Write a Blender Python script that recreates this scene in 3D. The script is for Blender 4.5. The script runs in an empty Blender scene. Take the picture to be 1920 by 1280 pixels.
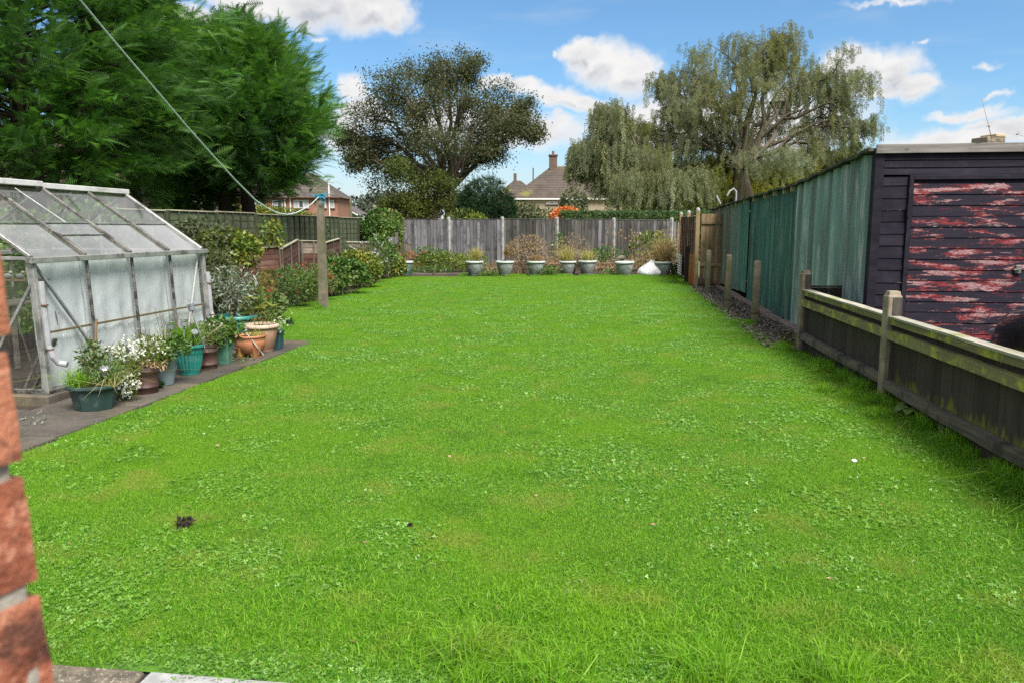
import bpy, bmesh, math, random
import numpy as np
from mathutils import Vector, Matrix, noise as mnoise

SC = bpy.context.scene
COL = SC.collection
RNG = np.random.default_rng(11)
random.seed(5)
R = math.radians

# ------------------------------------------------------------------ camera
F, CAMH = 1450.0, 1.5
PITCH = math.atan(212 / F)
SP, CP = math.sin(PITCH), math.cos(PITCH)
TH = R(7.54)                       # the garden runs 7.5 degrees to the right of the view
SA, CA = math.sin(TH), math.cos(TH)
cam = bpy.data.objects.new('camera', bpy.data.cameras.new('camera'))
COL.objects.link(cam)
cam.location = (0, 0, CAMH)
cam.rotation_euler = (math.pi / 2 - PITCH, 0, 0)
cam.data.sensor_width = 36
cam.data.lens = F / 1920 * 36
cam.data.clip_start = 0.05
cam.data.clip_end = 3000
cam.data.dof.use_dof = True
cam.data.dof.focus_distance = 8.5
cam.data.dof.aperture_fstop = 8
SC.camera = cam


def ray(px, py):
    u, v = (px - 960) / F, (640 - py) / F
    return (u, CP + v * SP, -SP + v * CP)


def gnd(px, py, z=0.0):
    d = ray(px, py)
    t = (z - CAMH) / d[2]
    return Vector((d[0] * t, d[1] * t, z))


def at(px, py, Y):
    d = ray(px, py)
    t = Y / d[1]
    return Vector((d[0] * t, Y, CAMH + d[2] * t))


def xy(a, b, z=0.0):                # garden coordinates: a along the lawn, b across it
    return Vector((b * CA + a * SA, a * CA - b * SA, z))


def azel(px, py):
    d = Vector(ray(px, py)).normalized()
    return math.atan2(d.x, d.y), math.asin(d.z)


# ------------------------------------------------------------------ light
SUN_AZ, SUN_EL = R(148), R(55)      # clockwise from the view direction: behind the camera, to the right
sun = bpy.data.objects.new('sun', bpy.data.lights.new('sun', 'SUN'))
COL.objects.link(sun)
sd = Vector((math.sin(SUN_AZ) * math.cos(SUN_EL), math.cos(SUN_AZ) * math.cos(SUN_EL), math.sin(SUN_EL)))
sun.rotation_euler = sd.to_track_quat('Z', 'Y').to_euler()
sun.data.energy = 3.0
sun.data.angle = R(26)
sun.data.color = (1.0, 0.95, 0.86)
SC.view_settings.view_transform = 'Standard'
SC.view_settings.look = 'None'
SC.view_settings.gamma = 1
SC.view_settings.use_curve_mapping = False
SC.view_settings.exposure = 1.5
SKY_STRENGTH = 0.066


class NT:
    """small helper for writing node trees"""
    def __init__(s, tree):
        s.t = tree
        s.t.nodes.clear()

    def n(s, typ, inp=None, **props):
        nd = s.t.nodes.new(typ)
        for k, v in props.items():
            setattr(nd, k, v)
        for k, v in (inp or {}).items():
            s.set(nd.inputs[k], v)
        return nd

    def set(s, sock, v):
        if isinstance(v, bpy.types.NodeSocket):
            s.t.links.new(v, sock)
        elif isinstance(v, bpy.types.Node):
            s.t.links.new(v.outputs[0], sock)
        else:
            if sock.type == 'RGBA' and len(v) == 3:
                v = (*v, 1)
            sock.default_value = v

    def m(s, op, a, b=None, c=None, clamp=False):
        nd = s.n('ShaderNodeMath', operation=op, use_clamp=clamp)
        for i, v in enumerate((a, b, c)):
            if v is not None:
                s.set(nd.inputs[i], v)
        return nd.outputs[0]

    def vm(s, op, a, b=None):
        nd = s.n('ShaderNodeVectorMath', operation=op)
        s.set(nd.inputs[0], a)
        if b is not None:
            s.set(nd.inputs[1], b)
        return nd.outputs['Value'] if op in ('LENGTH', 'DOT_PRODUCT') else nd.outputs[0]

    def mix(s, f, a, b, blend='MIX'):
        nd = s.n('ShaderNodeMix', data_type='RGBA', blend_type=blend)
        s.set(nd.inputs['Factor'], f)
        s.set(nd.inputs[6], a)
        s.set(nd.inputs[7], b)
        return nd.outputs[2]

    def ramp(s, f, stops):
        nd = s.n('ShaderNodeValToRGB')
        s.set(nd.inputs[0], f)
        el = nd.color_ramp.elements
        while len(el) < len(stops):
            el.new(0.5)
        for e, (p, c) in zip(el, stops):
            e.position = p
            e.color = (c, c, c, 1) if isinstance(c, (int, float)) else (*c, 1)
        return nd.outputs[0]

    def step(s, f, lo, hi):
        nd = s.n('ShaderNodeMapRange', interpolation_type='SMOOTHSTEP')
        s.set(nd.inputs[0], f)
        nd.inputs[1].default_value = lo
        nd.inputs[2].default_value = hi
        return nd.outputs[0]

    def noise(s, vec, scale, detail=4, rough=0.55, dist=0.0, color=False):
        nd = s.n('ShaderNodeTexNoise')
        s.set(nd.inputs['Vector'], vec)
        nd.inputs['Scale'].default_value = scale
        nd.inputs['Detail'].default_value = detail
        nd.inputs['Roughness'].default_value = rough
        nd.inputs['Distortion'].default_value = dist
        return nd.outputs[1 if color else 0]


# sky: Nishita with cumulus cloud; the clouds of the view stand at their own bearings, the rest of the dome has more of the same
world = bpy.data.worlds.new('World')
SC.world = world
world.use_nodes = True
W = NT(world.node_tree)
tc = W.n('ShaderNodeTexCoord').outputs['Generated']
sky = W.n('ShaderNodeTexSky', sky_type='NISHITA', sun_disc=False, sun_elevation=SUN_EL, sun_rotation=SUN_AZ,
          altitude=50, air_density=1.0, dust_density=0.6, ozone_density=2.0)
sep = W.n('ShaderNodeSeparateXYZ', {0: tc})
az = W.m('ARCTAN2', sep.outputs[0], sep.outputs[1])
el = W.m('ARCSINE', sep.outputs[2])
ae = W.n('ShaderNodeCombineXYZ', {0: az, 1: el}).outputs[0]
wob = W.noise(tc, 9, 6, 0.62, color=True)
wob2 = W.noise(tc, 34, 5, 0.6, color=True)
aew = W.vm('ADD', ae, W.vm('MULTIPLY', W.vm('SUBTRACT', wob, (.5, .5, .5)), (.10, .055, 0)))
aew = W.vm('ADD', aew, W.vm('MULTIPLY', W.vm('SUBTRACT', wob2, (.5, .5, .5)), (.03, .02, 0)))
CLOUDS = [(470, 8, 75, 30), (570, 2, 120, 52), (680, 22, 100, 50), (740, 40, 60, 34),
          (385, 48, 60, 34), (290, 40, 55, 40), (582, 69, 16, 7),
          (1135, 112, 62, 42), (1100, 96, 40, 24), (1185, 130, 62, 46), (1060, 100, 12, 8),
          (985, 168, 60, 22), (1060, 185, 70, 26), (1110, 196, 50, 22), (930, 158, 36, 18), (1050, 218, 24, 8),
          (1650, 130, 62, 46), (1690, 160, 52, 30), (1590, 120, 50, 40), (1640, 175, 60, 18),
          (1830, 212, 66, 13), (1852, 203, 26, 14), (1770, 216, 30, 9),
          (1800, 258, 120, 22), (1900, 238, 50, 22), (1720, 268, 60, 14), (1850, 232, 60, 12),
          (1713, 75, 14, 5), (1850, 116, 20, 6), (1872, 170, 24, 7), (1670, 1, 80, 7),
          (670, 175, 42, 30), (690, 215, 60, 30), (640, 250, 60, 40), (850, 240, 120, 50), (1000, 250, 120, 40),
          (1250, 230, 160, 60), (1480, 230, 150, 70)]


def heaps(vec):
    dens = None
    for (cx, cy, rx, ry) in CLOUDS:
        a0, e0 = azel(cx, cy)
        d = W.vm('MULTIPLY', W.vm('SUBTRACT', vec, (a0, e0, 0)), (F / rx, F / ry, 0))
        v = W.m('MULTIPLY', W.m('SUBTRACT', 1.0, W.vm('LENGTH', d)), min(1.0, .25 + ry / 26))
        dens = v if dens is None else W.m('MAXIMUM', dens, v)
    return dens


dens = heaps(aew)
side = W.m('SUBTRACT', heaps(W.vm('ADD', aew, (-.008, .014, 0))), dens)
# more cumulus away from the view
flat = W.vm('DIVIDE', tc, W.n('ShaderNodeCombineXYZ', {0: W.m('ADD', W.m('MAXIMUM', sep.outputs[2], 0), .25), 1: W.m('ADD', W.m('MAXIMUM', sep.outputs[2], 0), .25), 2: .5}).outputs[0])
gen = W.noise(flat, 1.5, 7, 0.58)
away = W.m('MAXIMUM', W.step(W.m('ABSOLUTE', az), R(36), R(52)), W.step(el, R(21), R(30)))
gd = W.m('SUBTRACT', W.m('MULTIPLY', W.m('SUBTRACT', gen, .395), 5.0), W.m('MULTIPLY', W.m('SUBTRACT', 1.0, away), 4.0))
dens = W.m('MAXIMUM', dens, gd)
edge = W.noise(tc, 24, 6, 0.65)
dens = W.m('ADD', dens, W.m('MULTIPLY', W.m('SUBTRACT', edge, .5), 0.62))
alpha = W.step(dens, -0.10, 0.55)
shade = W.noise(W.vm('MULTIPLY', tc, (1, 1, 1.6)), 15, 6, 0.6)
thick = W.step(dens, 0.15, 0.95)
sh = W.m('MULTIPLY', W.m('ADD', W.m('MULTIPLY', W.step(shade, .36, .66), .45), W.m('MULTIPLY', W.step(side, -.12, .34), .75)), thick, clamp=True)
ccol = W.mix(sh, (5.0, 4.95, 4.9), (2.3, 2.5, 2.95))
hz = W.step(el, R(8.5), R(-1))
veil = W.m('MULTIPLY', W.step(W.noise(W.vm('MULTIPLY', ae, (3, 14, 0)), 2.2, 4, .5), .5, .85), .22)
skyc = W.mix(1.0, sky.outputs[0], (.56, .77, .88), 'MULTIPLY')
skyc = W.mix(veil, skyc, (4.2, 4.4, 4.6))
skyc = W.mix(W.m('MULTIPLY', hz, .9), skyc, (4.2, 4.35, 4.5))
skyc = W.mix(alpha, skyc, ccol)
bg = W.n('ShaderNodeBackground', {0: skyc, 1: SKY_STRENGTH})
W.n('ShaderNodeOutputWorld', {0: bg})
SC.cycles.use_denoising = False          # the denoiser smears leaves and grass into strokes
SC.cycles.max_bounces = 8
SC.cycles.diffuse_bounces = 3
SC.cycles.transparent_max_bounces = 12
SC.cycles.caustics_reflective = False
SC.cycles.caustics_refractive = False
SC.cycles.sample_clamp_indirect = 6


# ------------------------------------------------------------------ mesh helpers
class MB:
    """collects boxes, tubes, lathes, grids; mesh() makes one mesh of them"""
    def __init__(s):
        s.v, s.f = [], []

    def add(s, vs, fs):
        o = len(s.v)
        s.v += [tuple(v) for v in vs]
        s.f += [tuple(i + o for i in f) for f in fs]
        return s

    def box(s, x0, x1, y0, y1, z0, z1, c=0.0, M=None):
        if c <= 0:
            vs = [(x, y, z) for z in (z0, z1) for y in (y0, y1) for x in (x0, x1)]
            fs = [(0, 2, 3, 1), (4, 5, 7, 6), (0, 1, 5, 4), (2, 6, 7, 3), (0, 4, 6, 2), (1, 3, 7, 5)]
        else:
            cx, cy, cz = (x0 + x1) / 2, (y0 + y1) / 2, (z0 + z1) / 2
            h = ((x1 - x0) / 2, (y1 - y0) / 2, (z1 - z0) / 2)
            vs, idx = [], {}
            for sx in (-1, 1):
                for sy in (-1, 1):
                    for sz in (-1, 1):
                        sg = (sx, sy, sz)
                        for ax in range(3):
                            p = [sg[k] * (h[k] if k == ax else h[k] - c) for k in range(3)]
                            idx[(sg, ax)] = len(vs)
                            vs.append((cx + p[0], cy + p[1], cz + p[2]))
            fs = []
            S = (-1, 1)
            for ax in range(3):
                o1, o2 = [(1, 2), (2, 0), (0, 1)][ax]
                for sg in S:
                    q = []
                    for (p, r) in ((-1, -1), (1, -1), (1, 1), (-1, 1)):
                        k = [0, 0, 0]
                        k[ax], k[o1], k[o2] = sg, p, r
                        q.append(idx[(tuple(k), ax)])
                    fs.append(tuple(q if sg > 0 else q[::-1]))
                for p in S:
                    for r in S:
                        ka = [0, 0, 0]; kb = [0, 0, 0]
                        ka[ax], ka[o1], ka[o2] = -1, p, r
                        kb[ax], kb[o1], kb[o2] = 1, p, r
                        q = [idx[(tuple(ka), o1)], idx[(tuple(kb), o1)], idx[(tuple(kb), o2)], idx[(tuple(ka), o2)]]
                        fs.append(tuple(q[::-1] if p * r > 0 else q))
            for sg in [(a, b, d) for a in S for b in S for d in S]:
                q = [idx[(sg, 0)], idx[(sg, 1)], idx[(sg, 2)]]
                fs.append(tuple(q if sg[0] * sg[1] * sg[2] > 0 else q[::-1]))
        if M is not None:
            vs = [M @ Vector(v) for v in vs]
        return s.add(vs, fs)

    def bar(s, p, q, w, d, up=(0, 0, 1), c=0.0):
        """a rectangular bar from p to q, w across and d in the 'up' direction"""
        p, q = Vector(p), Vector(q)
        x = (q - p)
        L = x.length
        x.normalize()
        u = Vector(up)
        y = u.cross(x)
        if y.length < 1e-4:
            y = Vector((1, 0, 0)).cross(x)
        y.normalize()
        z = x.cross(y)
        M = Matrix((x, y, z)).transposed().to_4x4()
        M.translation = p
        return s.box(0, L, -w / 2, w / 2, -d / 2, d / 2, c, M)

    def tube(s, pts, r, n=6, cap=True):
        pts = [Vector(p) for p in pts]
        rs = r if isinstance(r, (list, tuple)) else [r] * len(pts)
        vs, fs = [], []
        ref = Vector((0.13, 0.21, 1)).normalized()
        for i, p in enumerate(pts):
            t = (pts[min(i + 1, len(pts) - 1)] - pts[max(i - 1, 0)])
            t = t.normalized() if t.length > 1e-9 else Vector((0, 0, 1))
            a = t.cross(ref)
            if a.length < .05:
                a = t.cross(Vector((1, 0, 0)))
            a.normalize()
            b = t.cross(a)
            for k in range(n):
                an = 2 * math.pi * k / n
                vs.append(p + (a * math.cos(an) + b * math.sin(an)) * rs[i])
        for i in range(len(pts) - 1):
            for k in range(n):
                k2 = (k + 1) % n
                fs.append((i * n + k, i * n + k2, (i + 1) * n + k2, (i + 1) * n + k))
        if cap:
            fs.append(tuple(range(n - 1, -1, -1)))
            fs.append(tuple((len(pts) - 1) * n + k for k in range(n)))
        return s.add(vs, fs)

    def lathe(s, prof, n=24, c=(0, 0, 0), mod=None, sx=1, sy=1):
        vs, fs = [], []
        for (r, z) in prof:
            for k in range(n):
                an = 2 * math.pi * k / n
                rr = r * (mod(an, z) if mod else 1)
                vs.append((c[0] + rr * math.cos(an) * sx, c[1] + rr * math.sin(an) * sy, c[2] + z))
        for i in range(len(prof) - 1):
            for k in range(n):
                k2 = (k + 1) % n
                fs.append((i * n + k, i * n + k2, (i + 1) * n + k2, (i + 1) * n + k))
        fs.append(tuple(range(n - 1, -1, -1)))
        fs.append(tuple((len(prof) - 1) * n + k for k in range(n)))
        return s.add(vs, fs)

    def grid(s, fn, nu, nv):
        vs = [fn(i / nu, j / nv) for j in range(nv + 1) for i in range(nu + 1)]
        fs = [(j * (nu + 1) + i, j * (nu + 1) + i + 1, (j + 1) * (nu + 1) + i + 1, (j + 1) * (nu + 1) + i) for j in range(nv) for i in range(nu)]
        return s.add(vs, fs)

    def poly(s, pts):
        return s.add(pts, [tuple(range(len(pts)))])

    def mesh(s, name, smooth=False):
        me = bpy.data.meshes.new(name)
        me.from_pydata(s.v, [], s.f)
        if smooth:
            me.polygons.foreach_set('use_smooth', [True] * len(me.polygons))
        me.update()
        return me


def link(name, data, mat=None, parent=None, loc=(0, 0, 0), rotz=0.0):
    if isinstance(data, MB):
        data = data.mesh(name)
    o = bpy.data.objects.new(name, data)
    COL.objects.link(o)
    if mat is not None and data is not None and not data.materials:
        data.materials.append(mat)
    o.location = loc
    o.rotation_euler[2] = rotz
    if parent is not None:
        o.parent = parent
    return o


def tag(o, label=None, cat=None, group=None, kind=None):
    for k, v in (('label', label), ('category', cat), ('group', group), ('kind', kind)):
        if v:
            o[k] = v
    return o


def thing(name, label, cat, loc=(0, 0, 0), rotz=0.0, group=None):
    o = bpy.data.objects.new(name, None)
    o.empty_display_size = .1
    COL.objects.link(o)
    o.location = loc
    o.rotation_euler[2] = rotz
    return tag(o, label, cat, group)


def struct(name, mb, mat, **k):
    return tag(link(name, mb, mat, **k), kind='structure')


def np_mesh(name, V, Fc, tint=None, mat=None):
    """V (n,3), Fc (m,k) index array"""
    me = bpy.data.meshes.new(name)
    V = np.ascontiguousarray(V, dtype=np.float32)
    m, k = Fc.shape
    me.vertices.add(len(V))
    me.vertices.foreach_set('co', V.ravel())
    me.loops.add(m * k)
    me.loops.foreach_set('vertex_index', np.ascontiguousarray(Fc, dtype=np.int32).ravel())
    me.polygons.add(m)
    me.polygons.foreach_set('loop_start', np.arange(0, m * k, k, dtype=np.int32))
    if tint is not None:
        a = me.attributes.new('tint', 'FLOAT', 'POINT')
        a.data.foreach_set('value', np.ascontiguousarray(tint, dtype=np.float32))
    me.update(calc_edges=True)
    if mat:
        me.materials.append(mat)
    return me


def unit(a):
    return a / np.maximum(np.linalg.norm(a, axis=-1, keepdims=True), 1e-9)


def scatter(name, tv, tf, pos, fwd, nrm, scale, tint, mat):
    """copies of a small template (x forward, z normal) at pos, as one mesh"""
    fwd = unit(np.asarray(fwd, float))
    side = unit(np.cross(nrm, fwd))
    up = np.cross(fwd, side)
    sc = np.asarray(scale, float)
    if sc.ndim == 1:
        sc = np.repeat(sc[:, None], 3, 1)
    V = (pos[:, None, :] + tv[None, :, 0, None] * (fwd * sc[:, :1])[:, None, :] + tv[None, :, 1, None] * (side * sc[:, 1:2])[:, None, :]
         + tv[None, :, 2, None] * (up * sc[:, 2:3])[:, None, :])
    n, k = len(pos), len(tv)
    Fc = (tf[None] + (np.arange(n) * k)[:, None, None]).reshape(-1, tf.shape[1])
    return np_mesh(name, V.reshape(-1, 3), Fc, np.repeat(tint, k), mat)


def rdir(n, zb=0.0):
    d = RNG.normal(size=(n, 3))
    d[:, 2] += zb
    return unit(d)


# leaf templates
LEAF = (np.array([(0, 0, 0), (.45, .3, .06), (1, 0, -.06), (.45, -.3, .06)]), np.array([(0, 3, 2), (0, 2, 1)]))
NARROW = (np.array([(0, 0, 0), (.5, .11, .03), (1, 0, -.1), (.5, -.11, .03)]), np.array([(0, 3, 2), (0, 2, 1)]))


def spray_template(n=10, wid=.36, lw=.042, curl=-.30):
    V, T = [], []
    for i in range(n):
        t = .08 + .9 * i / (n - 1)
        for s in (-1, 1):
            L = wid * (1 - .75 * t) * (0.55 + .45 * min(1, t * 4))
            b = np.array((t, 0, curl * t * t))
            tip = b + np.array((L * .85, s * L, -.05 * L))
            o = len(V)
            V += [b + (-lw * .5, 0, 0), b + (lw * .9, 0, .01), tip]
            T.append((o, o + 1, o + 2))
    o = len(V)
    V += [np.array((0, -.012, 0)), np.array((0, .012, 0)), np.array((1.12, 0, curl * 1.2))]
    T.append((o, o + 1, o + 2))
    return np.array(V), np.array(T)


SPRAY = spray_template()


def cluster_template(n=6, size=.4, leaf=LEAF, r=.5, seed=3):
    g = np.random.default_rng(seed)
    V, T = [], []
    for i in range(n):
        c = g.normal(size=3) * r * .5
        f = g.normal(size=3); f[2] -= .3; f /= np.linalg.norm(f)
        u = g.normal(size=3); u[2] += 1.2
        s = np.cross(u, f); s /= np.linalg.norm(s); u = np.cross(f, s)
        o = len(V)
        for v in leaf[0]:
            V.append(c + (f * v[0] + s * v[1] + u * v[2]) * size * g.uniform(.7, 1.2))
        T += [tuple(np.array(t) + o) for t in leaf[1]]
    return np.array(V), np.array(T)


# ------------------------------------------------------------------ materials
MATS = {}


def newmat(name):
    m = bpy.data.materials.new(name)
    m.use_nodes = True
    MATS[name] = m
    return m, NT(m.node_tree)


def coords(t, stretch=(1, 1, 1), local=True):
    """object coordinates, moved by a random amount per object so that alike pieces differ"""
    if local:
        c = t.n('ShaderNodeTexCoord').outputs['Object']
        rnd = t.n('ShaderNodeObjectInfo').outputs['Random']
        off = t.vm('MULTIPLY', t.n('ShaderNodeCombineXYZ', {0: rnd, 1: rnd, 2: rnd}).outputs[0], (37.1, 53.7, 71.3))
        c = t.vm('ADD', c, off)
    else:
        c = t.n('ShaderNodeNewGeometry').outputs['Position']
        rnd = t.n('ShaderNodeObjectInfo').outputs['Random']
    return t.vm('MULTIPLY', c, stretch), rnd


def finish(t, color, rough=.8, bump=None, bstr=.3, bdist=.01, metal=0.0, spec=.5, coat=0):
    p = t.n('ShaderNodeBsdfPrincipled')
    t.set(p.inputs['Base Color'], color)
    t.set(p.inputs['Roughness'], rough)
    p.inputs['Metallic'].default_value = metal
    p.inputs['Specular IOR Level'].default_value = spec
    if coat:
        p.inputs['Coat Weight'].default_value = coat
        p.inputs['Coat Roughness'].default_value = .05
    if bump is not None:
        b = t.n('ShaderNodeBump', {'Height': bump, 'Strength': bstr, 'Distance': bdist})
        t.set(p.inputs['Normal'], b)
    t.n('ShaderNodeOutputMaterial', {0: p})
    return p


def wood(name, c1, c2, axis='Z', scale=14, stain=None, stain_amt=.5, stain_scale=2.5, rough=.85, vary=.35, knots=0.0, bstr=.5, spec=.3):
    m, t = newmat(name)
    st = {'Z': (1, 1, .06), 'X': (.06, 1, 1), 'Y': (1, .06, 1)}[axis]
    c, rnd = coords(t, st)
    c2_, _ = coords(t)
    g = t.noise(c, scale * 2.2, 6, .65, .4)
    g2 = t.noise(c, scale * .5, 3, .5)
    col = t.mix(t.step(g, .3, .7), c1, c2)
    col = t.mix(t.m('MULTIPLY', t.step(g2, .45, .75), .6), col, tuple(x * .55 for x in c1))
    if stain is not None:
        n = t.noise(c2_, stain_scale, 5, .65, .3)
        col = t.mix(t.m('MULTIPLY', t.step(n, .48, .66), stain_amt), col, stain)
    if knots:
        v = t.n('ShaderNodeTexVoronoi', {'Vector': t.vm('MULTIPLY', c2_, tuple(2.2 if k == axis else 5.0 for k in 'XYZ')), 'Scale': 1.4}).outputs['Distance']
        col = t.mix(t.m('MULTIPLY', t.step(v, .16, .06), knots), col, tuple(x * .3 for x in c1))
    hsv = t.n('ShaderNodeHueSaturation', {'Color': col, 'Value': t.m('ADD', t.m('MULTIPLY', rnd, vary), 1 - vary * .5)})
    finish(t, hsv, rough, g, bstr, .006, spec=spec)
    return m


def mottled(name, c1, c2, scale=6, c3=None, a3=.5, s3=2, rough=.85, bstr=.4, bdist=.01, bscale=None, speck=None, stretch=(1, 1, 1), metal=0, spec=.4, vary=0.0, local=True, s3range=(.5, .65), coat=0, lohi=(.35, .65)):
    m, t = newmat(name)
    c, rnd = coords(t, stretch, local)
    n = t.noise(c, scale, 6, .65)
    col = t.mix(t.step(n, *lohi), c1, c2)
    if c3 is not None:
        n3 = t.noise(c, s3, 6, .68, .3)
        col = t.mix(t.m('MULTIPLY', t.step(n3, *s3range), a3), col, c3)
    if speck is not None:
        v = t.noise(c, speck[1], 3, .7)
        col = t.mix(t.m('MULTIPLY', t.step(v, .56, .66), speck[2]), col, speck[0])
    if vary:
        col = t.n('ShaderNodeHueSaturation', {'Color': col, 'Value': t.m('ADD', t.m('MULTIPLY', rnd, vary), 1 - vary * .5)}).outputs[0]
    finish(t, col, rough, t.noise(c, bscale or scale * 4, 6, .7), bstr, bdist, metal, spec, coat)
    return m


def schlick(t, f0=.04):
    fc = t.n('ShaderNodeLayerWeight', {'Blend': .5}).outputs['Facing']
    return t.m('ADD', t.m('MULTIPLY', t.m('POWER', fc, 5.0), 1 - f0), f0)


def leafy(name, cols, trans=.35, patch=None, patch_scale=.6, gloss=.25, rough=.5, more=()):
    """leaves: colour by the per-leaf tint and slow noise in the place; light passes through"""
    m, t = newmat(name)
    ti = t.n('ShaderNodeAttribute', attribute_name='tint').outputs['Fac']
    pos = t.n('ShaderNodeNewGeometry').outputs['Position']
    k = len(cols) - 1
    col = t.ramp(ti, [(i / k, c) for i, c in enumerate(cols)])
    if patch is not None:
        n = t.noise(pos, patch_scale, 4, .6)
        col = t.mix(t.m('MULTIPLY', t.step(n, .4, .68), .8), col, patch)
    for (pc, ps, lo, hi, amt) in more:
        col = t.mix(t.m('MULTIPLY', t.step(t.noise(pos, ps, 4, .65), lo, hi), amt), col, pc)
    d = t.n('ShaderNodeBsdfDiffuse', {'Color': col})
    tr = t.n('ShaderNodeBsdfTranslucent', {'Color': t.mix(1.0, col, (1.1, 1.25, .6), 'MULTIPLY')})
    a = t.n('ShaderNodeMixShader', {0: trans, 1: d, 2: tr})
    g = t.n('ShaderNodeBsdfGlossy', {'Color': (1, 1, 1), 'Roughness': rough})
    b = t.n('ShaderNodeMixShader', {0: t.m('MULTIPLY', schlick(t), gloss), 1: a, 2: g})
    t.n('ShaderNodeOutputMaterial', {0: b})
    return m

# wood, metal, stone, plastic
M_POST = mottled('concrete_post', (.30, .25, .19), (.19, .15, .115), 5, (.10, .085, .06), .8, 3, bscale=90, speck=((.42, .38, .32), 160, .7), bdist=.008, s3range=(.42, .62))
M_POSTPLAIN = mottled('weathered_concrete', (.20, .175, .13), (.12, .105, .08), 6, (.08, .095, .03), .6, 2, bscale=90, bdist=.005, s3range=(.42, .6))
M_GPOST = mottled('grey_concrete', (.36, .36, .35), (.24, .24, .235), 6, (.12, .125, .11), .6, 2, bscale=60)
M_DARKB = wood('dark_stained_board', (.030, .022, .021), (.050, .038, .036), 'Z', 12, (.055, .05, .045), .35, 4, vary=.5)
# dark boards with a band of yellow-green algae growing up from the bottom rail
m, t = newmat('dark_board_algae')
oc = t.n('ShaderNodeTexCoord').outputs['Object']
c, rnd = coords(t, (1, 1, .06))
gn = t.noise(c, 26, 6, .65, .4)
col = t.mix(t.step(gn, .3, .7), (.030, .022, .021), (.055, .042, .040))
sp = t.n('ShaderNodeSeparateXYZ', {0: oc})
line = t.m('ADD', t.m('MULTIPLY', t.m('SUBTRACT', t.noise(t.vm('MULTIPLY', oc, (1, 1, .25)), 8, 5, .75), .46), .55), .25)
al = t.m('MULTIPLY', t.step(t.m('SUBTRACT', line, sp.outputs[2]), -.03, .09), t.step(sp.outputs[2], .20, .235))
al = t.m('MAXIMUM', al, t.m('MULTIPLY', t.step(t.noise(t.vm('MULTIPLY', oc, (1, 1, .3)), 11, 4, .7), .58, .68), t.m('MULTIPLY', t.step(sp.outputs[2], .64, .67), .7)))
col = t.mix(t.m('MULTIPLY', al, .75), col, (.17, .185, .02))
finish(t, t.n('ShaderNodeHueSaturation', {'Color': col, 'Value': t.m('ADD', t.m('MULTIPLY', rnd, .5), .75)}), .85, gn, .5, .005, spec=.3)
M_DARKMOSS = m
M_RAIL = wood('mossy_rail', (.13, .12, .06), (.20, .185, .09), 'Y', 16, (.34, .35, .05), .95, 6, vary=.25)
M_RAILOLD = wood('old_rail', (.085, .075, .065), (.17, .15, .125), 'Y', 18, (.03, .027, .025), .8, 5, vary=.3, bstr=.9)
M_CAP = wood('bleached_cap', (.27, .255, .21), (.44, .42, .37), 'Y', 16, (.20, .21, .06), .8, 5)
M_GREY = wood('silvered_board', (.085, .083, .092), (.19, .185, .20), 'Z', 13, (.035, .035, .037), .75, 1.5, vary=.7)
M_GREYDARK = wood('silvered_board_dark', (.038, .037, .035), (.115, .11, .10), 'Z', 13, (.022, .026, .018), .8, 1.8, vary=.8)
M_GREEN = wood('green_lap_slat', (.055, .075, .04), (.085, .105, .062), 'X', 9, (.11, .125, .085), .6, 3, vary=.3)
M_GREENB = wood('green_batten', (.03, .038, .022), (.055, .06, .038), 'Z', 9, (.09, .085, .06), .4, 3)
M_PALECAP = wood('pale_capping', (.30, .28, .20), (.42, .40, .31), 'X', 12, (.15, .17, .08), .6, 3)
M_BROWN = wood('brown_lap_slat', (.075, .033, .024), (.13, .062, .046), 'X', 9, (.17, .115, .09), .5, 3, vary=.45)
M_BROWNB = wood('brown_batten', (.10, .075, .06), (.19, .155, .125), 'Z', 9)
M_PALE = wood('bare_lap_slat', (.17, .135, .10), (.30, .25, .20), 'X', 9, (.06, .045, .035), .7, 4, vary=.5)
M_GATE = wood('tan_gate_board', (.20, .135, .075), (.30, .21, .125), 'Z', 10, (.06, .058, .022), .8, 1.2, vary=.35, knots=.6)
M_ORANGE = wood('orange_lap_slat', (.36, .13, .035), (.48, .20, .06), 'X', 10, (.25, .10, .05), .5, 3, vary=.3)
M_REDGREY = wood('reddish_lap_slat', (.19, .125, .095), (.29, .21, .17), 'X', 10, (.11, .08, .065), .6, 3, vary=.3)
M_FASCIA = wood('grey_fascia', (.15, .14, .135), (.25, .235, .225), 'X', 12, (.09, .085, .075), .5, 3, knots=.85)
M_NAVY = wood('dark_painted_board', (.013, .011, .019), (.022, .019, .030), 'X', 8, (.04, .036, .045), .3, 7, rough=.7, vary=.3, bstr=.35, spec=.12)
M_STICK = wood('cane', (.12, .075, .04), (.22, .15, .08), 'Z', 20)
M_BARK = wood('bark', (.075, .06, .042), (.15, .125, .09), 'Z', 4, (.06, .075, .03), .5, 1.5, bstr=1)
M_DBARK = wood('dark_bark', (.03, .022, .016), (.065, .048, .034), 'Z', 4, (.04, .045, .02), .4, 1.5, bstr=1)
M_ALU = mottled('dull_aluminium', (.42, .42, .41), (.30, .30, .29), 9, (.09, .085, .075), .7, 4, rough=.45, bstr=.1, metal=.55, s3range=(.48, .62), stretch=(1, 1, 1))
M_ALUDK = mottled('dirty_glazing_bar', (.20, .195, .185), (.11, .105, .10), 9, (.025, .022, .02), .8, 7, rough=.6, bstr=.2, metal=.35, s3range=(.5, .6))
M_RIDGE = mottled('white_aluminium', (.70, .70, .69), (.58, .58, .57), 5, (.25, .24, .21), .5, 3, rough=.5, bstr=.1, metal=.2)
M_PIPE = mottled('grey_plastic_pipe', (.36, .37, .40), (.28, .29, .32), 5, (.2, .19, .18), .4, 5, rough=.35, bstr=.05)
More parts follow.
